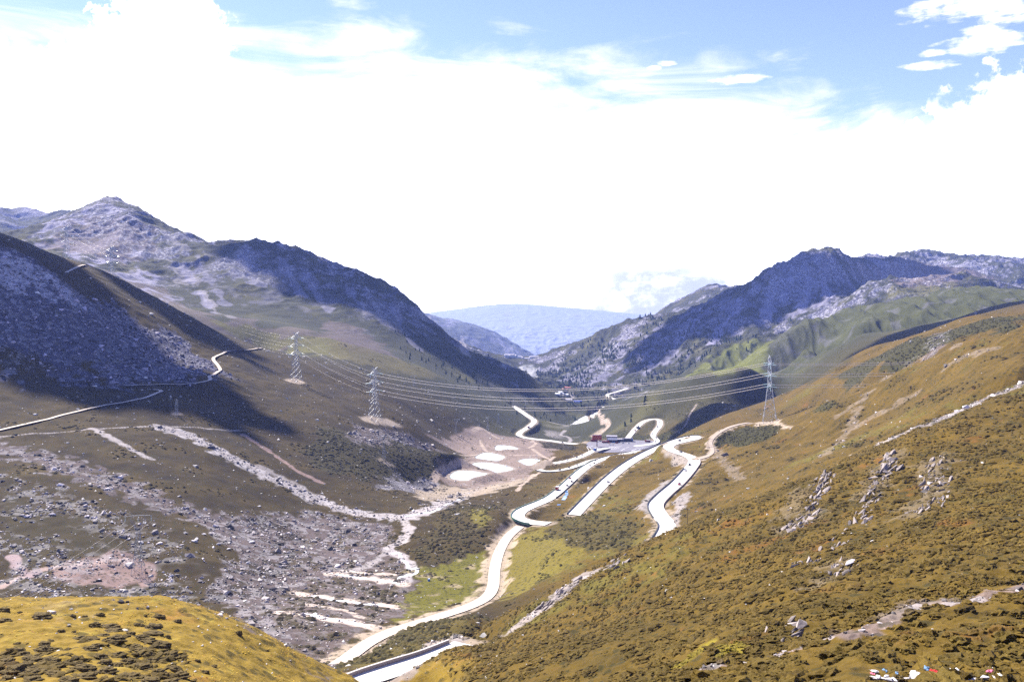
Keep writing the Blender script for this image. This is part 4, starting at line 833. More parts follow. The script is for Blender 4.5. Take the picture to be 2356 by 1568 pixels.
def lattice(mb, h0, h1, w0, w1, n_, r, legs=None):
    """four-sided lattice between two heights: returns nothing, fills mb with bracing and legs list with leg bars"""
    for i in range(n_):
        a, b_ = i/n_, (i+1)/n_; za, zb = h0+(h1-h0)*a, h0+(h1-h0)*b_; wa, wb = w0+(w1-w0)*a, w0+(w1-w0)*b_
        ca = [(-wa, -wa), (wa, -wa), (wa, wa), (-wa, wa)]; cb = [(-wb, -wb), (wb, -wb), (wb, wb), (-wb, wb)]
        for k in range(4):
            j = (k+1) % 4
            mb.bar((*ca[k], za), (*cb[j], zb), r); mb.bar((*ca[j], za), (*cb[k], zb), r); mb.bar((*cb[k], zb), (*cb[j], zb), r)
            if legs is not None: legs[k].bar((*ca[k], za), (*cb[k], zb), r*1.45)
def big_pylon(loc, rz, label, h=66.0, ir=1.0, group='lattice pylons of the main power line'):
    t = empty('power_pylon', loc, rz); tag(t, label, 'pylon', group)
    legs = [MB() for _ in range(4)]; br = MB(); w = h/66.0
    lattice(br, 0, 22*w, 6.6*w, 3.6*w, 3, .13, legs); lattice(br, 22*w, 36*w, 3.6*w, 2.0*w, 3, .12, legs); lattice(br, 36*w, 63*w, 2.0*w, 1.4*w, 6, .10, legs)
    for l in legs: l.build('leg', M_STEEL, t)
    br.build('bracing', M_STEEL, t)
    ends = []
    for z, L in ((37, 9.0), (47.5, 10.5), (58, 8.2)):
        cm = MB(); z *= w; L *= w
        for s in (-1, 1):
            tip = (0, s*L, z+.2)
            for x in (-1.5*w, 1.5*w): cm.bar((x, s*1.6*w, z), tip, .17); cm.bar((x, s*1.6*w, z+3.6*w), tip, .17)
            for k in range(1, 4):
                f = k/4; cm.bar((-1.5*w*(1-f), s*(1.6*w+(L-1.6*w)*f), z), (1.5*w*(1-f), s*(1.6*w+(L-1.6*w)*(f-.2)), z), .11)
                cm.bar((0, s*(1.6*w+(L-1.6*w)*f), z), (0, s*(1.6*w+(L-1.6*w)*(f-.2)), z+3.6*w*(1-f+.1)), .11)
            ends.append((s, z, L))
        cm.build('crossarm', M_STEEL, t)
    pk = MB()
    for s in (-1, 1):
        for x in (-1.2*w, 1.2*w): pk.bar((x, s*1.3*w, 62*w), (0, s*5.2*w, 66*w), .17); pk.bar((x, -s*1.3*w, 63*w), (0, s*5.2*w, 66*w), .14)
    pk.build('peak', M_STEEL, t)
    for s, z, L in ends:
        im = MB().bar((0, s*L, z), (0, s*L, z-4.6*w), .19*ir, 6); im.build('insulator', M_GLASS_INS, t)
        for x in (-1, 1): MB().bar((x*.4, s*L, z), (x*5.6*w, s*L, z-.8), .20*ir, 6).build('insulator', M_GLASS_INS, t)
    return t, ends
def tip(t, e, side_x):
    s, z, L = e; return t.matrix_basis @ Vector((side_x*5.6, s*L, z-.8))
def cable(name, a, b_, sag, r, label, m, group, n_=26):
    mb = []; a, b_ = Vector(a), Vector(b_); k = 5; co = []
    side = (b_-a).cross(Vector((0, 0, 1))).normalized()
    for i in range(n_+1):
        f = i/n_; p = a.lerp(b_, f); p.z -= 4*sag*f*(1-f)
        for j in range(k): co.append((p+(side*math.cos(j*6.2832/k)+Vector((0, 0, 1))*math.sin(j*6.2832/k))*r)[:])
    f = [(i*k+j, i*k+(j+1) % k, (i+1)*k+(j+1) % k, (i+1)*k+j) for i in range(n_) for j in range(k)]
    o = fastmesh(name, np.array(co), np.array(f), m); return tag(o, label, 'cable', group)
# main line from the far left, across the valley, to beyond the right-hand spur
spots = [np.array(wpt(153, 606, 1400)), np.array(wpt(256, 650, 1320)), np.array(cast(681, 877)), np.array(cast(862, 968)), np.array(cast(1771, 973, 600))]
spots.append(np.array(wpt(2860, 905, 800)))
for q in spots[:5]: q[2] = ground(q[0], q[1])
dirs = []
for i in range(6):
    a = spots[max(i-1, 0)]; b_ = spots[min(i+1, 5)]
    u = (spots[i]-a)[:2]; v = (b_-spots[i])[:2]; u = u/(np.linalg.norm(u)+1e-9) if i else 0*v; v = v/(np.linalg.norm(v)+1e-9) if i < 5 else 0*u
    d_ = u+v; dirs.append(math.atan2(d_[1], d_[0]))
LAB = ['pale lattice pylon, leftmost and farthest, behind the crest of the blue boulder hill', 'pale lattice pylon standing just behind the boulder hill crest above the pink track fork', 'tall lattice pylon on a bare pad on the mossy left slope',
       'tall lattice pylon on a large pale gravel pad above the ponds', 'tallest lattice pylon, on the bare pad of the brown right-hand spur', None]
PYL = []
for i in range(6):
    if LAB[i]: PYL.append(big_pylon(Vector(spots[i]), dirs[i], LAB[i], 68 if i != 1 else 62, .6 if i < 2 else 1.0))
LEV = ['lower', 'middle', 'upper']; SPAN = ['between the two leftmost pylons', 'from the track fork pylon down to the mossy slope pylon', 'between the mossy slope pylon and the gravel pad pylon', 'slung across the valley to the right-hand spur pylon']
for i in range(4):
    (ta, ea), (tb, eb) = PYL[i], PYL[i+1]
    L_ = (Vector(spots[i])-Vector(spots[i+1])).length; sag = {0: 6, 1: 26, 2: 4, 3: 23}[i]
    for k in range(6):
        s = ea[k][0]; lab = f'{LEV[k//2]} cable {SPAN[i]}, ' + ('near side' if s < 0 else 'far side')
        cable('power_cable', tip(ta, ea[k], 1), tip(tb, eb[k], -1), sag, .22 if i == 3 else (.11 if i == 2 else .075), lab, M_CABLE, 'cables of the main power line')
t5 = Matrix.Translation(Vector(spots[5])) @ Matrix.Rotation(dirs[5], 4, 'Z')
for k in range(6):
    s, z, L = PYL[4][1][k]
    cable('power_cable', tip(PYL[4][0], PYL[4][1][k], 1), t5 @ Vector((0, s*L, z)), 9, .22, f'{LEV[k//2]} cable running right from the spur pylon, ' + ('near side' if s < 0 else 'far side'), M_CABLE, 'cables of the main power line')
# smaller pylons of the older line: narrow body, forked head, one beam with three hanging strings
def fork_pylon(loc, rz, h, label):
    t = empty('fork_pylon', loc, rz); tag(t, label, 'pylon', 'small forked pylons of the older line'); w = h/30.0; r = .075 if h > 30 else .10
    legs = [MB() for _ in range(4)]; br = MB()
    lattice(br, 0, 8*w, 2.6*w, 1.6*w, 2, r, legs); lattice(br, 8*w, 20*w, 1.6*w, .7*w, 4, r*.85, legs)
    for l in legs: l.build('leg', M_OLD, t)
    br.build('bracing', M_OLD, t)
    fk = MB()
    for s in (-1, 1):
        for y in (-.7*w, .7*w):
            fk.bar((s*.5*w, y, 20*w), (s*3.6*w, y, 26*w), r); fk.bar((s*.2*w, y, 21*w), (s*2.6*w, y, 26*w), r*.8); fk.bar((s*3.6*w, y, 26*w), (s*2.2*w, 0, 28*w), r)
        for k in range(4): fk.bar((s*(.5+3.1*k/4)*w, -.7*w, (20+1.5*k)*w), (s*(.5+3.1*(k+1)/4)*w, .7*w, (21.5+1.5*k)*w), r*.7)
    fk.build('fork', M_OLD, t)
    bm_ = MB()
    for y in (-.6*w, .6*w):
        bm_.bar((-6.5*w, 0, 27.8*w), (0, y, 28*w), r); bm_.bar((6.5*w, 0, 27.8*w), (0, y, 28*w), r)
    for k in range(-5, 6): bm_.bar((k*1.1*w, -.5*w*(1-abs(k)/6), 27.9*w), ((k+.8)*1.1*w, .5*w*(1-abs(k)/6), 27.9*w), r*.7)
    for s in (-1, 1): bm_.bar((s*3*w, 0, 28*w), (s*3.4*w, 0, 30*w), r); bm_.bar((s*4.6*w, 0, 27.9*w), (s*3.4*w, 0, 30*w), r*.8)
    bm_.build('crossbeam', M_OLD, t)
    for x in (-6.0, 0, 6.0): MB().bar((x*w, 0, 27.8*w), (x*w, 0, 24.9*w), .10 if h > 30 else .15, 6).build('insulator', M_GLASS_INS, t)
    return t
p = on_ground(318, 1318); FP = fork_pylon(p, R(8), 34, 'grey forked lattice pylon on the pinkish bare ground above the knoll')
p = on_ground(883, 1057); fork_pylon(p, R(5), 27, 'forked lattice pylon on a small bare patch in the dark scrub')
p = on_ground(1049, 999); fork_pylon(p, R(6), 25, 'forked lattice pylon standing on the grassy strip left of the earth mounds')
p = on_ground(1122, 990); fork_pylon(p, R(60), 24, 'thin grey pylon beside the looping bare track above the ponds')
p = on_ground(1147, 974); fork_pylon(p, R(70), 19, 'faint small pylon right behind the looping bare track')
p = on_ground(1180, 938); fork_pylon(p, R(20), 22, 'faint small pylon at the upper end of the concrete road in the valley')
p = on_ground(1209, 934); fork_pylon(p, R(25), 22, 'faint small pylon on the turf right of the upper valley road end')
p = on_ground(1226, 930); fork_pylon(p, R(25), 17, 'smallest faint pylon on the foot of the left mountain flank')
p = on_ground(953, 888); fork_pylon(p, R(20), 20, 'faint lattice pylon high on the dark flank behind the gravel pad pylon')
def arm_pylon(loc, rz, h, label):
    t = empty('arm_pylon', loc, rz); tag(t, label, 'pylon'); legs = [MB() for _ in range(4)]; br = MB(); w = h/16.0
    lattice(br, 0, 16*w, 1.5*w, .45*w, 6, .05, legs)
    for l in legs: l.build('leg', M_OLD, t)
    br.build('bracing', M_OLD, t)
    for z in (9.5, 12.2, 14.9): MB().bar((-2.6*w, 0, z*w), (2.6*w, 0, z*w), .07).bar((-2.6*w, 0, z*w), (0, 0, (z+1)*w), .05).bar((2.6*w, 0, z*w), (0, 0, (z+1)*w), .05).build('crossarm', M_OLD, t)
arm_pylon(on_ground(406, 953), 0, 14.5, 'short pale three-armed pylon on the brown slope below the dirt track')
for k, x in enumerate((-6.0, 0, 6.0)):
    a = FP.matrix_basis @ Vector((x*34/30, 0, 24.9*34/30)); q = wpt(-330, 1478+k*26, 260)
    cable('power_cable', a, q, 7, .045, f"thin brown wire from the {['left','middle','right'][k]} string of the pylon above the knoll", M_CABLE, 'thin wires of the older line')
# poles
def pole(px, py, h, label, arm=True, m=M_WOOD, r=.13, dmin=14):
    l = on_ground(px, py, dmin); t = empty('utility_pole', l, random.uniform(-.4, .4)); tag(t, label, 'pole', 'poles standing about the valley')
    MB().bar((0, 0, -.3), (0, 0, h), r, 8, r*.7).build('shaft', m, t)
    if arm:
        MB().box(-.9, .9, -.06, .06, h-.55, h-.42).build('crossarm', m, t)
        for x in (-.8, 0, .8): MB().bar((x, 0, h-.42), (x, 0, h-.18), .06, 6).build('insulator', M_GLASS_INS, t)
pole(1104, 1446, 6.6, 'dark wooden pole on the turf beyond the brown slope crest', True, r=.15)
pole(1144, 1268, 6.0, 'thin pole on the pale verge left of the dirt road')
pole(793, 1178, 6.0, 'thin pole in the pale stony stream bed, left of its twin')
pole(836, 1184, 6.0, 'thin pole in the pale stony stream bed, right of its twin')
pole(1376, 1211, 6.5, 'thin pole on the round scrubby knob below the hairpin')
pole(1633, 1142, 7.5, 'thin pole on the turf right of the descending concrete road')
pole(1582, 1209, 7.0, 'thin pole on the turf by the lower end of the descending road')
pole(1119, 1082, 6.0, 'dark pole on the bank between the two largest ponds')
# lamp post at the gully road
gp, ghw = ROADP['gully']
i = int(np.argmin(np.abs(gp[:, 0]/gp[:, 1]*F+CX-872)))
t = empty('lamp_post', Vector(gp[i])+Vector((1.2, -5.0, -.2)), 0.3); tag(t, 'slim grey post beside the bright gully road at the bottom edge', 'post')
MB().bar((0, 0, -1.5), (0, 0, 3.6), .10, 8, .07).build('shaft', mat('grey_paint', (.30, .31, .33), .5, .3), t); MB().box(-.35, .35, -.08, .08, 3.6, 3.72).build('cap', M_STEEL, t)

# ------------------------------------------------------------------ road barriers
M_PARAPET = mat('parapet_shaded_face', (.30, .25, .24), 0.9, 0, .2, .35, 1.2, .4); M_PTOP = mat('parapet_sunlit_top', (.46, .42, .40), 0.85, 0, .2, .15, 1.0)  # concrete painted brown for its shaded face, pale for its sunlit top
M_RAIL = mat('barrier_shaded', (.045, .050, .050), 0.6, 0, .4); M_GREEN = mat('barrier_green', (.05, .14, .10), 0.5, 0, .4)  # near-black colour holds the shade on the walls' inner faces
def barrier(name, key, f0, f1, off, w, h, m, label, cap=None, lift=0.1):
    p, hw = ROADP[key]; a, b_ = int(len(p)*f0), max(int(len(p)*f1), int(len(p)*f0)+2); q = p[a:b_]; nr = ROADN[key][a:b_]
    def strip(wd, z0, z1, mm, nm, par):
        l, r_ = q[:, :2]+nr*(off-wd/2), q[:, :2]+nr*(off+wd/2); z = q[:, 2]+lift
        co = np.stack([np.c_[l, z+z0], np.c_[l, z+z1], np.c_[r_, z+z1], np.c_[r_, z+z0]], 1).reshape(-1, 3); i = np.arange(len(q)-1)[:, None]*4
        f = np.vstack([np.c_[i+j, i+4+j, i+4+(j+1) % 4, i+(j+1) % 4] for j in range(4)]+[np.array([[0, 1, 2, 3], [len(co)-1, len(co)-2, len(co)-3, len(co)-4]])])
        return fastmesh(nm, co, f, mm, smooth=False, parent=par)
    t = empty(name, (0, 0, 0)); tag(t, label, 'barrier', 'low walls along the mountain road')
    strip(w, -.8, h, m, 'wall', t)
    if cap: strip(w+.12, h+.003, h+.12, cap, 'cap', t)
    # posts / joints
    return t
barrier('road_parapet', 'gully', .14, .97, ghw+.2, .55, 1.15, M_PARAPET, 'long concrete parapet, shaded face and sunlit top painted in, beside the gully road at the bottom', M_PTOP)
hw = ROADP['upper'][1]
barrier('road_barrier', 'upper', .0, .40, hw+.1, .45, 1.05, M_RAIL, 'long dark barrier on the left edge of the straight middle road', None)
barrier('road_barrier', 'upper', .66, .885, -hw-.1, .45, 1.05, M_RAIL, 'dark barrier on the left edge of the road beside the scree bank', None)
barrier('road_barrier', 'upper', .90, .99, -hw-.1, .45, 1.0, M_RAIL, 'dark curved barrier at the lower end of the right-hand descending road', None)
barrier('road_barrier', 'upper', .60, .90, hw+.1, .35, .8, mat('barrier_pale', (.42, .36, .33), .8), 'pale low barrier on the hill side of the descending road', None)
hw = ROADP['loop_bottom'][1]
barrier('road_barrier', 'loop_bottom', .20, .66, hw+.1, .40, .95, M_GREEN, 'green barrier along the outer left edge of the truck road', None)
barrier('road_barrier', 'loop_bottom', .66, .93, hw+.1, .40, .95, M_RAIL, 'dark barrier along the far upper stretch of the truck road', None)
barrier('road_barrier', 'loop_bottom', .02, .20, -hw-.1 if False else hw+.1, .40, .9, M_GREEN, 'green barrier round the outside of the hairpin bend', None)
barrier('road_barrier', 'loop_bottom', .22, .40, -hw-.1, .35, .8, M_RAIL, 'dark barrier on the inner right edge just above the hairpin bend', None)
barrier('road_barrier', 'low_loop', .55, .95, -ROADP['low_loop'][1]-.1, .4, .9, M_RAIL, 'dark barrier along the outer edge of the low loop beside the ponds', None)

# ------------------------------------------------------------------ vehicles
PAINT = {c: mat('paint_'+c, v, .28, .1, .5) for c, v in {'white': (.75, .75, .75), 'black': (.02, .02, .025), 'dark_red': (.22, .015, .02), 'blue': (.03, .16, .55), 'silver': (.45, .46, .48), 'grey': (.10, .10, .11), 'orange': (.75, .18, .03)}.items()}
M_GLASS = mat('car_glass', (.02, .03, .04), .08, 0, .6); M_TYRE = mat('tyre', (.02, .02, .02), .9)
M_LAMP = mat('headlamp', (.8, .8, .75), .2); M_TAIL = mat('tail_lamp', (.4, .02, .02), .3)
def wheel(x, y, r, w, par): 
    o = MB().bar((x-w/2, y, r), (x+w/2, y, r), r, 12).build('wheel', M_TYRE, par, False); return o
CARP = {}
def car(colour, kind='car'):
    """forward is +Y; made once per colour, then copied"""
    t = empty('parked_car' if kind == 'car' else kind, (0, -500, -900)); P_ = PAINT[colour]
    if kind == 'car':
        body = MB().prism([(-2.25, .32), (-2.28, .75), (-2.1, .95), (-.95*1.05, 1.0), (.9, .98), (2.05, .82), (2.28, .62), (2.28, .32)], -.9, .9); body.build('body', P_, t, bevel=.05)
        MB().prism([(-1.75, .99), (-1.35, 1.48), (.05, 1.50), (1.0, .99)], -.76, .76).build('cabin', M_GLASS, t)
        MB().box(-.70, .70, -1.33, .06, 1.485, 1.54).build('roof', P_, t)
        for x in (-.83, .83):
            for y in (-1.38, 1.42): wheel(x, y, .34, .22, t)
        for x in (-.66, .66): MB().box(x-.18, x+.18, 2.26, 2.30, .58, .72).build('headlight', M_LAMP, t); MB().box(x-.18, x+.18, -2.31, -2.27, .66, .80).build('tail_light', M_TAIL, t)
    elif kind == 'truck':
        MB().box(-1.2, 1.2, 2.2, 4.4, .55, 2.75, .05, .12).build('cab', P_, t, bevel=.06)
        MB().box(-1.08, 1.08, 4.30, 4.43, 1.55, 2.35).build('windscreen', M_GLASS, t)
        MB().box(-1.25, 1.25, -4.4, 2.0, 1.0, 3.5).build('cargo_box', P_, t, bevel=.04); MB().box(-1.22, 1.22, -4.36, 1.96, 3.503, 3.75).build('box_roof', PAINT['white'], t)
        MB().box(-1.1, 1.1, -4.3, 4.2, .55, .95).build('chassis', M_TYRE, t)
        for x in (-1.05, 1.05):
            for y in (-3.2, -2.1, 3.2): wheel(x, y, .5, .32, t)
        for x in (-.85, .85): MB().box(x-.2, x+.2, 4.40, 4.45, .75, .95).build('headlight', M_LAMP, t)
    elif kind == 'bus':
        MB().box(-1.25, 1.25, -5.8, 5.8, .4, 3.2, .06, .08).build('body', P_, t, bevel=.12)
        for s in (-1, 1): MB().box(min(s*1.215, s*1.265), max(s*1.215, s*1.265), -5.3, 5.0, 1.75, 2.75).build('window_band', M_GLASS, t)
        MB().box(-1.1, 1.1, 5.74, 5.85, 1.4, 2.8).build('windscreen', M_GLASS, t)
        for x in (-1.12, 1.12):
            for y in (-3.6, 3.7): wheel(x, y, .5, .3, t)
    return t
first = {}
def put(colour, kind, loc, rz, label, group, cat=None):
    k = (colour, kind)
    if k not in first: first[k] = car(colour, kind); o = first[k]
    else: o = copy_tree(first[k])
    o.location = loc; o.rotation_euler = (0, 0, rz); tag(o, label, cat or {'car': 'car', 'truck': 'truck', 'bus': 'bus'}[kind], group); return o
def drive(key, px, py, colour, kind, label, side=None, group='cars on the mountain road', turn=False):
    p, hw = ROADP[key]; sx = p[:, 0]/p[:, 1]*F+CX; sy = HY-p[:, 2]/p[:, 1]*F
    i = int(np.argmin((sx-px)**2+((sy-py)*1.6)**2)); i = min(max(i, 2), len(p)-3)
    tg = p[i+2]-p[i-2]; tg = tg/np.linalg.norm(tg); nr = np.array([-tg[1], tg[0], 0]); s = (side if side is not None else (1 if (px-sx[i])*nr[0] > 0 else -1))
    a = math.atan2(tg[1], tg[0])-math.pi/2+(math.pi if turn else 0)
    lift = (0.10 if p[:, 1].mean() < 700 else 0.18)+(.05 if key == 'low_loop' else 0)
    o = put(colour, kind, Vector(p[i]+nr*s*hw*.48)+Vector((0, 0, lift)), a, label, group); o.rotation_euler = (math.asin(max(-1, min(1, tg[2])))*(-1 if turn else 1), 0, a)
for a in [
 ('upper', 1587, 1069, 'black', 'car', 'black car just below the bend of the right-hand descending road'), ('upper', 1576, 1081, 'silver', 'car', 'silver car following below the black one on the right-hand descending road'),
 ('upper', 1556, 1114, 'dark_red', 'car', 'dark red car on the straight of the right-hand descending road'), ('upper', 1568, 1015, 'black', 'car', 'black car in the upper hairpin by the brown spur'), ('upper', 1562, 1040, 'grey', 'car', 'grey car on the inside of the second upper bend'),
 ('upper', 1396, 1110, 'silver', 'car', 'lone silver car on the long straight middle road'), ('loop_bottom', 1374, 1060, 'grey', 'car', 'grey car, farthest of those on the truck road'), ('loop_bottom', 1363, 1066, 'black', 'car', 'black car near the far end of the truck road'),
 ('loop_bottom', 1354, 1072, 'silver', 'car', 'silver car behind the black one near the far end of the truck road'), ('loop_bottom', 1316, 1101, 'dark_red', 'car', 'dark red car ahead of the truck, highest of three'), ('loop_bottom', 1310, 1108, 'black', 'car', 'black car ahead of the truck, middle of three'),
 ('loop_bottom', 1306, 1120, 'grey', 'car', 'grey car closest beside the truck'), ('loop_bottom', 1287, 1127, 'dark_red', 'truck', 'large dark red truck with a white box roof above the hairpin'), ('loop_bottom', 1431, 1044, 'white', 'car', 'white car where the truck road joins the car park'),
 ('low_loop', 1331, 1068, 'silver', 'car', 'silver car on the lower leg of the pond loop, farthest right'), ('low_loop', 1313, 1075, 'black', 'car', 'black car on the lower leg of the pond loop'), ('low_loop', 1289, 1081, 'grey', 'car', 'grey car on the lower leg of the pond loop, nearest its bend'),
 ('low_loop', 1307, 1058, 'white', 'car', 'white car on the upper leg of the pond loop'), ('low_loop', 1330, 1051, 'black', 'car', 'black car on the upper leg of the pond loop'), ('low_loop', 1342, 1047, 'silver', 'car', 'silver car on the upper leg of the pond loop below the blue truck'), ('low_loop', 1366, 1036, 'blue', 'truck', 'bright blue truck leaving the car park for the pond loop'),
 ('hairpin', 1466, 984, 'black', 'truck', 'dark truck climbing the left leg of the hairpin behind the car park'), ('hairpin', 1460, 990, 'dark_red', 'car', 'dark red car behind the truck on the far hairpin'), ('hairpin', 1514, 981, 'black', 'car', 'black car on the right leg of the far hairpin'),
 ('hairpin', 1517, 971, 'white', 'car', 'white car at the top of the far hairpin'), ('hairpin', 1503, 998, 'white', 'car', 'white car halfway down the right leg of the far hairpin'), ('hairpin', 1508, 1006, 'black', 'car', 'black car low on the right leg of the far hairpin'), ('hairpin', 1507, 1015, 'silver', 'car', 'silver car where the far hairpin enters the car park'),
 ('far_left', 1296, 1017, 'black', 'car', 'black car on the road left of the car park'), ('far_left', 1213, 984, 'dark_red', 'truck', 'dark red truck on the bend of the far valley road'), ('far_left', 1229, 961, 'blue', 'car', 'blue car high on the far valley road'), ('far_left', 1344, 1019, 'grey', 'car', 'grey car at the left entrance of the car park'),
 ('toe_zigzag', 1420, 921, 'grey', 'car', 'grey car on the zigzag road at the foot of the blue mountain')]: drive(*a)
def on_flat(px, py, z): d = -z*F/(py-HY); return Vector(((px-CX)/F*d, d, z))
for px, py, c_, k, a, l in [(1403, 1022.6, 'white', 'car', .9, 'white car parked left of the pair before the souvenir shed'), (1410, 1022.4, 'white', 'car', .9, 'white car parked right of the pair before the souvenir shed'), (1433, 1019.5, 'silver', 'car', 1.2, 'silver car parked in front of the pale shop row'), (1446, 1019.8, 'white', 'car', 1.5, 'white car parked alone before the long dark shed'),
  (1419, 1019.3, 'dark_red', 'car', 1.4, 'dark red car parked between the white pair and the silver car'), (1367, 1015.0, 'dark_red', 'bus', 1.4, 'dark red bus parked behind the billboard post'), (1381, 1014.6, 'black', 'car', 1.4, 'black car parked right of the bus behind the billboard'), (1393, 1018.0, 'dark_red', 'bus', 1.5, 'long dark red bus parked left of the sheds'),
  (1401, 1018.6, 'orange', 'car', 1.4, 'orange car parked at the end of the long dark red bus'), (1490, 1016.3, 'dark_red', 'truck', 1.5, 'dark red truck parked at the right end of the car park'), (1412, 1018.2, 'blue', 'car', 1.4, 'blue car parked close to the front of the sheds')]:
    put(c_, k, on_flat(px, py, PARK_Z+.22), a, l, 'vehicles in the car park')
for px, py, c_, k, a, l in [(1321, 974, 'black', 'car', .5, 'black car on the left of the white gravel lot'), (1330, 967.5, 'grey', 'car', 1.5, 'grey car, left of the row on the white gravel lot'), (1335, 967.2, 'black', 'car', 1.5, 'black car in the row on the white gravel lot'), (1340, 967.5, 'dark_red', 'car', 1.5, 'dark red car in the row on the white gravel lot'), (1353, 981, 'dark_red', 'car', .4, 'dark red car at the right corner of the white gravel lot'), (1317, 983.5, 'blue', 'truck', 1.5, 'blue truck along the lower edge of the white gravel lot'), (1329, 984.5, 'black', 'truck', 1.5, 'black truck along the lower edge of the white gravel lot')]:
    put(c_, k, on_flat(px, py, LOT_Z+.22), a, l, 'vehicles on the gravel lot')

# ------------------------------------------------------------------ car park: bay lines, billboard, sheds
pl = MB()
def strip(a, b_, w):
    a, b_ = on_flat(*a, PARK_Z+.24), on_flat(*b_, PARK_Z+.24); d = (b_-a).normalized(); s = Vector((-d.y, d.x, 0))*w/2
    pl.add([a-s, b_-s, b_+s, a+s], [(0, 1, 2, 3)] if d.cross(s).z > 0 else [(0, 1, 2, 3)])
zb = lambda x, y: (1347.6+.084*x, 989.5+.084*y)
for k in range(7): strip(zb(1430+k*42, 485-k*13), zb(1490+k*42, 525-k*14), .5)
strip(zb(1190, 588), zb(1420, 485), .6); strip(zb(970, 550), zb(1080, 497), .6); strip(zb(1080, 480), zb(1180, 455), .5)
for k in range(6): strip(zb(560+k*60, 480-k*4), zb(680+k*60, 452-k*4), .4); strip(zb(500+k*60, 530-k*4), zb(620+k*60, 500-k*4), .4)
strip(zb(30, 455), zb(95, 550), .6); strip(zb(110, 460), zb(160, 520), .5); strip(zb(30, 455), zb(200, 420), .5)
tag(pl.build('road_marking', M_LINE), kind='structure')
bl = on_flat(1373.5, 1026, PARK_Z+.2); t = empty('billboard', bl, R(6)); tag(t, 'big red billboard with yellow lettering on a tall post in the car park', 'billboard')
MB().bar((0, 0, -.2), (0, 0, 13.0), .75, 12, .6).build('post', mat('billboard_post', (.10, .04, .05), .6), t)
MB().box(-7.4, 7.4, -.55, .35, 10.0, 17.6).build('panel', mat('billboard_red', (.30, .010, .022), .6), t, bevel=.05)
MB().box(-7.7, 7.7, -.60, .45, 17.6, 18.0).build('top_edge', mat('billboard_edge', (.22, .16, .30), .6), t)
for row, n_, z in ((0, 9, 15.0), (1, 7, 12.2)):
    lm = MB()
    for k in range(n_):
        x = (k-(n_-1)/2)*1.45
        for q in range(3): lm.box(x-.45, x+.45, -.60, -.555, z-.5+q*.5, z-.5+q*.5+.2)
        lm.box(x-.10, x+.10, -.62, -.605, z-.6, z+.75)
    lm.build('lettering', mat('lettering_yellow' if row else 'lettering_orange', (.75, .38, .04), .6), t)
sp_ = MB().box(-.8, .8, -2.2, 2.2, 0, .35); o = sp_.build('kerb_island', M_LOT); o.location = on_flat(1375, 1032.5, PARK_Z+.21); tag(o, 'small raised kerb island in front of the billboard post', 'kerb')
M_WALL = mat('shed_wall', (.15, .14, .17), .85, 0, .2, .1, 1); M_DARKW = mat('shed_dark', (.055, .055, .085), .7); M_ROOFB = mat('roof_blue_grey', (.16, .17, .24), .5); M_ROOFR = mat('roof_red', (.30, .07, .06), .6); M_WHITEW = mat('white_wall', (.70, .70, .70), .8); M_ROOFW = mat('roof_pale', (.34, .32, .36), .6); M_DOOR = mat('door_wood', (.12, .07, .05), .7); M_ROOFBL = mat('roof_bright_blue', (.06, .10, .40), .5)
def house(name, loc, rz, L, Dp, H, roof, wall, mroof, label, cat='building', group=None, nwin=4):
    t = empty(name, loc, rz); tag(t, label, cat, group)
    MB().box(-L/2, L/2, -Dp/2, Dp/2, -.8, H).build('wall', wall, t)
    if roof > 0: MB().prism([(-Dp/2-.5, H+.003), (0, H+roof), (Dp/2+.5, H+.003)], -L/2-.4, L/2+.4).build('roof', mroof, t)
    else: MB().box(-L/2-.4, L/2+.4, -Dp/2-.4, Dp/2+.4, H+.003, H+.35).build('roof', mroof, t)
    MB().box(-.5, .5, -Dp/2-.06, -Dp/2-.003, 0, 2.1).build('door', M_DOOR, t)
    for k in range(nwin):
        x = (k-(nwin-1)/2)*(L/(nwin+.3)); x += .9 if abs(x) < .9 else 0
        MB().box(x-.6, x+.6, -Dp/2-.05, -Dp/2-.003, 1.0, 2.1).build('window', M_GLASS, t)
    return t
house('souvenir_shed', on_flat(1409, 1016.2, PARK_Z+.2), R(-4), 15, 8, 4.2, 2.6, M_DARKW, M_ROOFB, 'dark blue shed with a pitched roof behind the parked cars')
house('toilet_block', on_flat(1407.5, 1012.4, PARK_Z), R(-4), 17, 7, 7.0, 1.6, M_WALL, M_ROOFW, 'tallest building of the car park, with a wide pale roof')
house('shop_row', on_flat(1426, 1015.0, PARK_Z), R(-2), 11, 6, 4.2, 0, M_WALL, M_ROOFW, 'low pale flat-roofed shop between the two dark sheds')
house('market_shed', on_flat(1444, 1014.8, PARK_Z), R(-2), 17, 6, 4.6, 0, M_DARKW, M_DARKW, 'long black flat-roofed shed at the right of the shop row')
t = empty('parking_sign', on_flat(1454.5, 1015.8, PARK_Z)); tag(t, 'small blue sign on a pale post right of the long black shed', 'sign'); MB().bar((0, 0, -.3), (0, 0, 3.0), .12, 8).build('post', M_STEEL, t); MB().box(-.8, .8, -.12, .02, 2.4, 5.0).build('panel', PAINT['blue'], t)
house('farm_shed', on_ground(1300.5, 897), R(-35), 20, 7, 3, 2, M_WALL, M_ROOFR, 'long red-roofed building, left of two, at the foot of the wooded mountain', 'building'); house('farm_shed', on_ground(1306, 893), R(-35), 24, 7, 3, 2, M_WALL, M_ROOFR, 'long red-roofed building, right of two, at the foot of the wooded mountain', 'building')
house('camp_house', on_ground(1327, 926), R(5), 16, 8, 4, 2.5, M_WHITEW, M_ROOFBL, 'house with a blue roof, left of two on the green valley floor'); house('camp_house', on_ground(1332, 926), R(5), 14, 8, 4, 2.5, M_DARKW, M_ROOFBL, 'smaller dark house with a blue roof on the green valley floor')
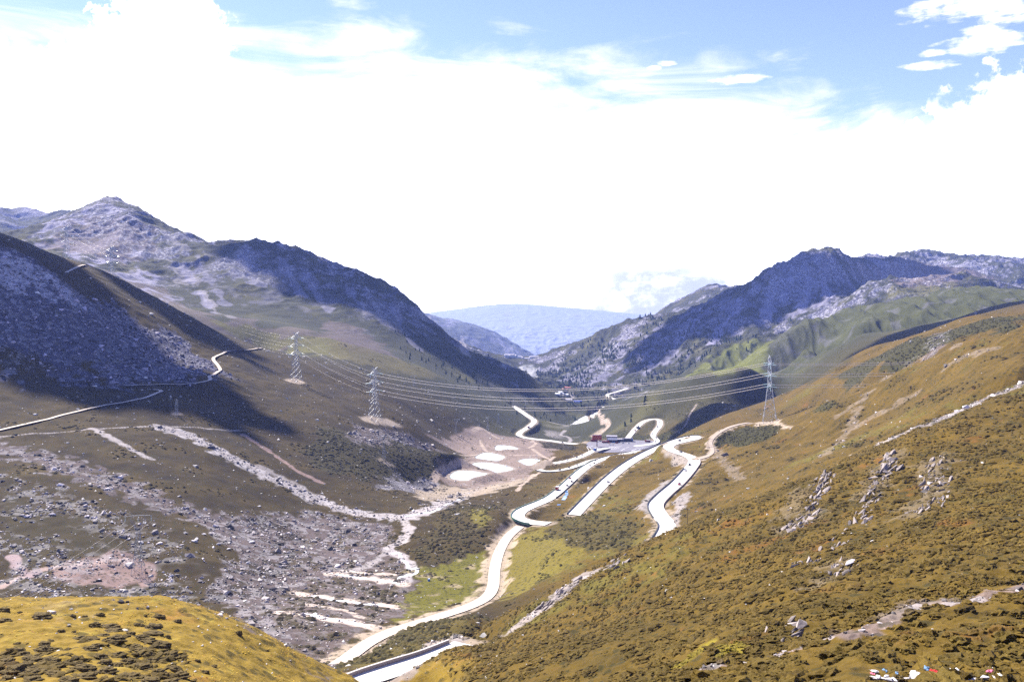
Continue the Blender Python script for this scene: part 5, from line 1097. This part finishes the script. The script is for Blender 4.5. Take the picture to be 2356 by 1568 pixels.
house('camp_house', on_ground(1309, 923), R(-20), 18, 9, 5, 2.5, M_WHITEW, M_ROOFW, 'white house at the end of the far valley road')
rg = random.Random(4)
for k in range(14):
    px, py = 1168+k*4.7, 846-3.0*math.sin(k*.5)+rg.uniform(-1.5, 1.5); q = on_ground(px, py, 3500)
    house('village_house', q, rg.uniform(-.5, .5), rg.uniform(22, 40), 14, rg.uniform(6, 12), 3, M_WHITEW, M_ROOFW, 'tiny pale house of the distant village in the valley notch', 'house', 'houses of the distant village', 0)
# tents on the white patch
for k, (px, py) in enumerate([(1283, 907), (1289, 903), (1296, 906), (1303, 909)]):
    house('herder_tent', on_ground(px, py, 1900), R(20*k), 12, 9, 2.2, 2.4, M_WHITEW, M_WHITEW, f"white tent on the far pale patch, {['leftmost','second from left','second from right','rightmost'][k]} of four", 'tent', 'white tents on the far pale patch', 0)
# blue barrel and blue stream pools on the meadow
t = empty('water_barrel', on_ground(987, 1336)); tag(t, 'small blue barrel standing on the bright green meadow', 'barrel'); MB().bar((0, 0, -.1), (0, 0, 1.5), .75, 14).build('body', PAINT['blue'], t); MB().bar((0, 0, 1.503), (0, 0, 1.62), .5, 14).build('lid', PAINT['white'], t)
def draped(name, pix, w, m, lift=.12):
    p = smooth_path(spline([cast(*q) for q in pix], 1.5), 3); p[:, 2] = [max(ground(x, y), ground(x+w*.5, y), ground(x-w*.5, y)) for x, y, _ in p]; ribbon(name, smooth_path(p, 4), w, m, lift)
draped('stream', [(1303, 1128), (1305, 1137), (1300, 1143), (1296, 1150)], 1.7, M_BLUE); draped('stream', [(1282, 1161), (1290, 1160)], 1.0, M_BLUE)
M_STREAM = mat('stream_water', (.62, .62, .63), .15, 0, .6, .1, .3)
draped('stream', z5((540, 660), (590, 650), (600, 690), (640, 720), (650, 760), (700, 745), (690, 790), (600, 800), (580, 835)), 1.1, M_STREAM); draped('stream', z5((620, 420), (740, 400), (830, 380), (920, 330), (990, 300)), 1.7, M_STREAM)
draped('stream', z5((180, 790), (330, 812), (480, 828), (590, 850)), 1.2, M_STREAM); draped('stream', z5((20, 930), (180, 955), (330, 975), (540, 995)), 1.3, M_STREAM); draped('stream', z5((-40, 1045), (120, 1075), (260, 1095), (400, 1122)), 1.5, M_STREAM)

# ------------------------------------------------------------------ shrubs, boulders and outcrops one can tell apart
def single(name, mesh_list, loc, size, rz, label, cat, group, zs=None):
    o = bpy.data.objects.new(name, random.choice(mesh_list)); COL.objects.link(o); o.location = loc; o.rotation_euler = (random.uniform(-.1, .1), random.uniform(-.1, .1), rz)
    o.scale = (size[0], size[1], size[2]); tag(o, label, cat, group); return o
BUSH = []
for i in range(6):
    co, f = dome(5, 400+i, 0.30, 0.72, 1.5, 0.10); rg2 = np.random.default_rng(i)
    tn = np.array([[.090, .064, .022]])*(1+0.6*perlin(co[:, 0]*6+co[:, 2]*5, co[:, 1]*6+i, i+3)[:, None]); tn[co[:, 2] < -.05] *= .8
    BUSH.append(fastmesh('shrub', co, f, M_SHRUB, np.clip(tn, .01, .3), link=False))
zk = lambda x, y: (x*.28, 1357+y*.28)
KN = [(160, 178, 26, 14), (330, 200, 85, 28), (590, 200, 32, 16), (695, 210, 26, 14), (815, 190, 36, 16), (1190, 202, 20, 10), (1300, 205, 52, 26), (1462, 245, 30, 20), (770, 275, 52, 24), (890, 285, 72, 22), (920, 320, 78, 22), (560, 292, 22, 12), (500, 330, 36, 22), (610, 335, 24, 12), (1125, 270, 32, 14), (1165, 280, 28, 14), (1265, 290, 72, 28), (1255, 340, 76, 18), (1075, 345, 38, 20), (1375, 372, 26, 14), (640, 385, 58, 20), (850, 360, 50, 18), (935, 390, 86, 34), (760, 395, 56, 20), (1150, 375, 46, 18), (1210, 395, 60, 24), (1330, 430, 72, 34), (1250, 415, 60, 26), (140, 428, 30, 14), (225, 433, 12, 8), (355, 470, 76, 34), (360, 428, 50, 20), (430, 475, 50, 22), (150, 485, 56, 26), (180, 515, 64, 30), (730, 470, 62, 24), (780, 440, 40, 14), (1100, 460, 66, 26), (1230, 510, 50, 30), (1390, 515, 68, 32), (960, 515, 60, 26), (1160, 480, 56, 22), (820, 530, 62, 28), (250, 555, 96, 36), (420, 560, 72, 30), (1040, 570, 56, 26), (1250, 562, 48, 28), (860, 580, 58, 24), (60, 565, 60, 24), (140, 630, 110, 50), (1140, 610, 80, 28), (960, 600, 50, 20), (680, 620, 96, 34), (270, 660, 100, 34), (1430, 630, 66, 28), (870, 650, 80, 28), (440, 665, 60, 26), (1470, 685, 80, 30), (1290, 660, 60, 24), (1680, 660, 38, 20), (1620, 572, 30, 16), (30, 150, 44, 28), (40, 235, 48, 18), (1750, 615, 34, 12), (2190, 490, 20, 10), (1960, 340, 30, 24), (700, 690, 90, 30), (1050, 690, 90, 30), (560, 720, 80, 30), (250, 720, 80, 28), (60, 715, 60, 30), (860, 730, 70, 24), (1230, 730, 80, 26), (1400, 735, 70, 24)]
for px, py, hw_, hh in KN:
    q = on_ground(*zk(px, py+hh*.75)); k = q.y/F*.28
    heath_ = py > 400 and px < 1520
    l = 'low dark brown heath shrub in the dense patch at the foot of the yellow knoll' if heath_ else 'low dark shrub standing apart on the sunlit yellow knoll grass'
    single('shrub', BUSH, q-Vector((0, 0, .05)), (hw_*k*1.05, hw_*k*.75, hh*k*1.55), random.uniform(-.2, .3), l, 'shrub', 'heath shrubs massed at the knoll foot' if heath_ else 'shrubs scattered on the knoll')
STONE = []
for i in range(8):
    co, f = hull(14+i % 5, 500+i, 1.25, .9, .62); bm = bmesh.new(); vs = [bm.verts.new(v) for v in co]
    for q in f: bm.faces.new([vs[j] for j in q])
    bmesh.ops.dissolve_limit(bm, angle_limit=.12, verts=bm.verts[:], edges=bm.edges[:]); bmesh.ops.bevel(bm, geom=bm.edges[:], offset=.05, segments=1, affect='EDGES', clamp_overlap=True); bmesh.ops.triangulate(bm, faces=bm.faces[:])
    bm.verts.index_update(); co = np.array([v.co[:] for v in bm.verts], np.float32); f = np.array([[v.index for v in q.verts] for q in bm.faces], np.int32); bm.free()
    STONE.append(fastmesh('boulder', co, f, M_ROCK, np.full((len(co), 3), (.46, .44, .45))*np.random.default_rng(i).uniform(.75, 1.1), smooth=False, link=False))
def stone(px, py, s, label, group, dmin=14, name='boulder', flat_=1.0):
    q = on_ground(px, py, dmin); return single(name, STONE, q+Vector((0, 0, s*.2)), (s, s*.8, s*.75*flat_), random.uniform(0, 6), label, 'boulder', group)
for px, py, s in [(976, 866, 2.2), (1022, 830, 1.6), (772, 784, 1.5), (705, 872, 2.2), (858, 1040, 1.8), (1265, 870, 2.4), (1250, 862, 1.8), (1530, 920, 1.6), (900, 640, 1.6), (560, 770, 1.5), (1145, 905, 1.6), (1070, 895, 1.5), (930, 825, 1.8), (985, 855, 1.8), (1240, 975, 2.0), (500, 1060, 1.6), (610, 1110, 1.5), (1095, 880, 1.8), (1300, 690, 1.6)]:
    stone(*z4((px, py))[0], s, 'large pale boulder lying among the rubble of the left slope', 'large boulders on the left slope')
for px, py, s in [(415, 190, 9), (630, 182, 11), (615, 240, 9), (935, 158, 10), (1000, 186, 9), (830, 150, 8), (780, 405, 9), (1630, 298, 12), (1445, 255, 8), (675, 270, 9), (345, 245, 8), (160, 240, 8), (1660, 348, 9), (1730, 430, 9), (1585, 423, 8), (2135, 440, 9), (1820, 422, 8), (2190, 605, 8), (2235, 680, 8), (1600, 668, 12), (1410, 600, 8), (1495, 588, 9), (245, 462, 9), (1950, 292, 10), (2360, 330, 8)]:
    q = on_ground(*zk(px, py)); k = q.y/F*.28; o = single('stone', STONE, q+Vector((0, 0, s*k*.15)), (s*k*1.3, s*k, s*k*.8), random.uniform(0, 6), 'small pale stone lying on the yellow knoll grass', 'stone', 'pale stones on the knoll')
SLAB = []
for i in range(10):
    co, fc = hull(11, 900+i, 1.5, .6, .45); SLAB.append(fastmesh('slab', co, fc, M_ROCK, np.full((len(co), 3), (.25, .215, .20))*np.random.default_rng(i).uniform(.5, 1.3), smooth=False, link=False))
stone(127, 1372, 1.5, 'bright white boulder just behind the left end of the knoll crest', None, 260)
SLABS_ = None
def outcrop(pts, n_, smin, smax, label, seed, tilt=0.5):
    """one mass of leaning slabs breaking out of the slope along a line of points"""
    rg2 = np.random.default_rng(seed); path = spline([cast(*q) for q in pts], 1.0); org = path[len(path)//2].copy()
    t = empty('rock_outcrop', Vector(org)); tag(t, label, 'rock outcrop', 'rock outcrops on the brown slope')
    for k in range(n_):
        q = path[rg2.integers(len(path))]; x, y = q[0]+rg2.normal(0, 1.3), q[1]+rg2.normal(0, 2.2); s = rg2.uniform(smin, smax)*np.exp(rg2.normal(0, .25))
        m = Matrix.Rotation(0.65+rg2.normal(0, .3), 4, 'Z') @ Matrix.Rotation(-tilt+rg2.normal(0, .25), 4, 'Y') @ Matrix.Rotation(rg2.normal(.35, .3), 4, 'X')
        o = bpy.data.objects.new('slab', SLAB[rg2.integers(len(SLAB))]); COL.objects.link(o); o.parent = t
        o.matrix_local = Matrix.Translation(Vector((x, y, ground(x, y)+s*.12))-Vector(org)) @ m @ Matrix.Diagonal((s*rg2.uniform(.8, 1.3), s*rg2.uniform(.8, 1.3), s, 1))
outcrop(z6((870, 370), (840, 440), (800, 530), (760, 640), (700, 700)), 96, 0.49, 1.53, 'largest jagged rock outcrop, running down the brown slope below its crest', 1)
outcrop(z6((1245, 250), (1220, 330), (1190, 390)), 48, 0.56, 1.80, 'tall jagged outcrop under the upper end of the pale rubble strip', 2); outcrop(z6((1180, 400), (1140, 520), (1110, 600), (1050, 650)), 57, 0.42, 1.26, 'broken chain of slabs below the tall outcrop', 3)
outcrop(z6((1500, 280), (1480, 330), (1520, 430), (1450, 470)), 70, 0.35, 1.08, 'loose patch of white slabs, rightmost of the upper outcrops', 4); outcrop(z6((1560, 490), (1460, 560), (1360, 600)), 41, 0.35, 0.99, 'low row of pale slabs under the rightmost patch', 5)
outcrop(z6((940, 890), (890, 940), (840, 970)), 54, 0.24, 0.81, 'white slab cluster in the middle of the scrub slope', 6); outcrop(z6((1000, 700), (960, 760), (850, 860), (660, 900)), 41, 0.24, 0.81, 'thin scatter of slabs above the white slab cluster', 7)
outcrop(z6((720, 640), (650, 690)), 28, 0.35, 0.99, 'short white ledge left of the largest outcrop', 8); outcrop(z6((600, 1290), (630, 1260)), 12, 0.35, 0.90, 'small dark pointed outcrop low on the scrub slope', 9)
outcrop(z5((1920, 720), (1960, 735), (2080, 680)), 22, 0.63, 1.62, 'dark rocks on the skyline of the slope above the dirt road', 10); outcrop(z5((1500, 1010), (1600, 930), (1700, 860)), 64, 0.56, 1.53, 'long pale rubble ridge on the left end of the slope crest', 11)
o = single('slab', STONE, on_ground(*z6((1015, 882))[0])+Vector((0, 0, .3)), (2.3, .9, .6), .7, 'single long white slab lying right of the white slab cluster', 'boulder', None)
# the stony edge in front, with prayer flags caught on it
FLAGC = {c: mat('cloth_'+c, v, .8) for c, v in {'red': (.38, .02, .02), 'blue': (.10, .18, .30), 'white': (.8, .8, .8), 'green': (.05, .30, .12), 'pink': (.60, .14, .22)}.items()}
ze = lambda x, y: (1932+.18*x, 1507.8+.18*y)
EDGE = [(440, 300, 9), (490, 300, 11), (600, 275, 7), (930, 262, 12), (960, 255, 14), (1010, 285, 13), (1050, 300, 15), (920, 285, 8), (1300, 285, 10), (1360, 280, 12), (1440, 250, 9), (1500, 265, 11), (1520, 300, 9), (1850, 300, 10), (1900, 260, 10), (1960, 270, 8), (700, 320, 9), (800, 325, 9), (1150, 325, 13), (1620, 330, 12), (1740, 330, 10), (440, 215, 8), (470, 210, 6), (2060, 330, 9), (2150, 332, 10), (2260, 330, 8), (980, 320, 14), (880, 320, 10), (1240, 315, 12), (1330, 318, 12), (1420, 330, 11), (1680, 300, 9), (1560, 320, 10), (560, 310, 10), (640, 330, 11), (2000, 300, 9)]
for x, y, s in EDGE:
    q = on_ground(*ze(x, y)); k = q.y/F*.18*5.6; single('boulder', STONE, q+Vector((0, 0, s*k*.45)), (s*k*1.1, s*k*.8, s*k*.75), random.uniform(0, 6), 'white rock in the stony edge at the bottom of the photo', 'boulder', 'white rocks of the front edge')
def cloth(px, py, s, c_, label):
    q = on_ground(*ze(px, py)); n_ = 9; co = []; k = q.y/F*.18*s*1.1; q = q+Vector((0, 0, .22))
    for j in range(n_):
        for i in range(n_):
            u, v = i/(n_-1)-.5, j/(n_-1)-.5; z = .34*math.sin(u*7+px)*math.cos(v*6+py)+.35*(1-2*(u*u+v*v))+.12*math.sin(13*u+9*v)
            co.append((u*2*k*1.3, v*1.4*k, z*k*.9+.12))
    f = [(j*n_+i, j*n_+i+1, (j+1)*n_+i+1, (j+1)*n_+i) for j in range(n_-1) for i in range(n_-1)]
    o = fastmesh('prayer_flag', np.array(co), np.array(f), FLAGC[c_]); o.location = q; o.rotation_euler = (0, 0, px); m = o.modifiers.new('thickness', 'SOLIDIFY'); m.thickness = .012; tag(o, label, 'flag', 'prayer flags lying on the front edge rocks')
for a in [(1200, 270, 34, 'red', 'crumpled red flag cloth, left of the bright red pair on the edge rocks'), (1260, 290, 40, 'red', 'crumpled red flag cloth, right of the bright red pair on the edge rocks'), (1110, 235, 40, 'blue', 'pale blue cloth draped on the rocks left of the red cloths'), (580, 262, 26, 'blue', 'blue cloth on the leftmost edge rocks'), (730, 295, 24, 'blue', 'blue cloth beside the dark tuft on the edge'), (1470, 255, 36, 'white', 'white cloth on the rocks right of the red cloths'), (1930, 245, 34, 'white', 'white cloth on top of the pink cloth at the right'), (1920, 275, 34, 'pink', 'pink cloth at the right end of the edge rocks'), (1130, 322, 20, 'green', 'small green cloth below the red cloths'), (420, 305, 22, 'pink', 'pink cloth at the left end of the edge rocks'), (2050, 320, 24, 'white', 'white cloth, last on the right of the edge rocks')]: cloth(*a)
for px, py, hw_, hh in [(740, 270, 90, 55), (1640, 265, 110, 62), (1420, 320, 60, 30), (860, 310, 50, 30), (1790, 300, 60, 40), (380, 280, 50, 30)]:
    q = on_ground(*ze(px, py+hh*.7)); k = q.y/F*.18; single('shrub', BUSH, q, (hw_*k, hw_*k*.8, hh*k*1.6), 0, 'dark tuft of heath between the front edge rocks', 'shrub', 'heath tufts on the front edge')
# ------------------------------------------------------------------ high clouds out of the picture that shade parts of the land
M_CLOUD = mat('cloud_white', (.8, .8, .82), 1.0, 0, 0)
def cloud(px, py, d, rx, ry, h):
    c0 = Vector(wpt(px, py, d))+sdir*(h/sdir.z); co, f = dome(4, int(px)+int(d), .55, .5, 1.5, .08); co2 = co*np.array([rx, ry, min(rx, ry)*.3]); a = 0.6
    o = fastmesh('clouds', co2, f, M_CLOUD); o.location = c0; o.rotation_euler = (0, 0, random.uniform(-.3, .3)); tag(o, kind='structure')
for a in [(60, 710, 930, 190, 110, 1500), (310, 755, 1130, 140, 70, 1500), (740, 660, 2150, 220, 120, 2600), (960, 800, 1980, 200, 130, 2500), (1640, 745, 2950, 400, 230, 2800), (1860, 670, 3050, 420, 250, 2800), (2050, 655, 3500, 330, 160, 2900), (2130, 765, 1330, 260, 70, 1800), (1640, 950, 1280, 130, 70, 1700)]: cloud(*a)
print('things', round(time.time()-T0, 1))
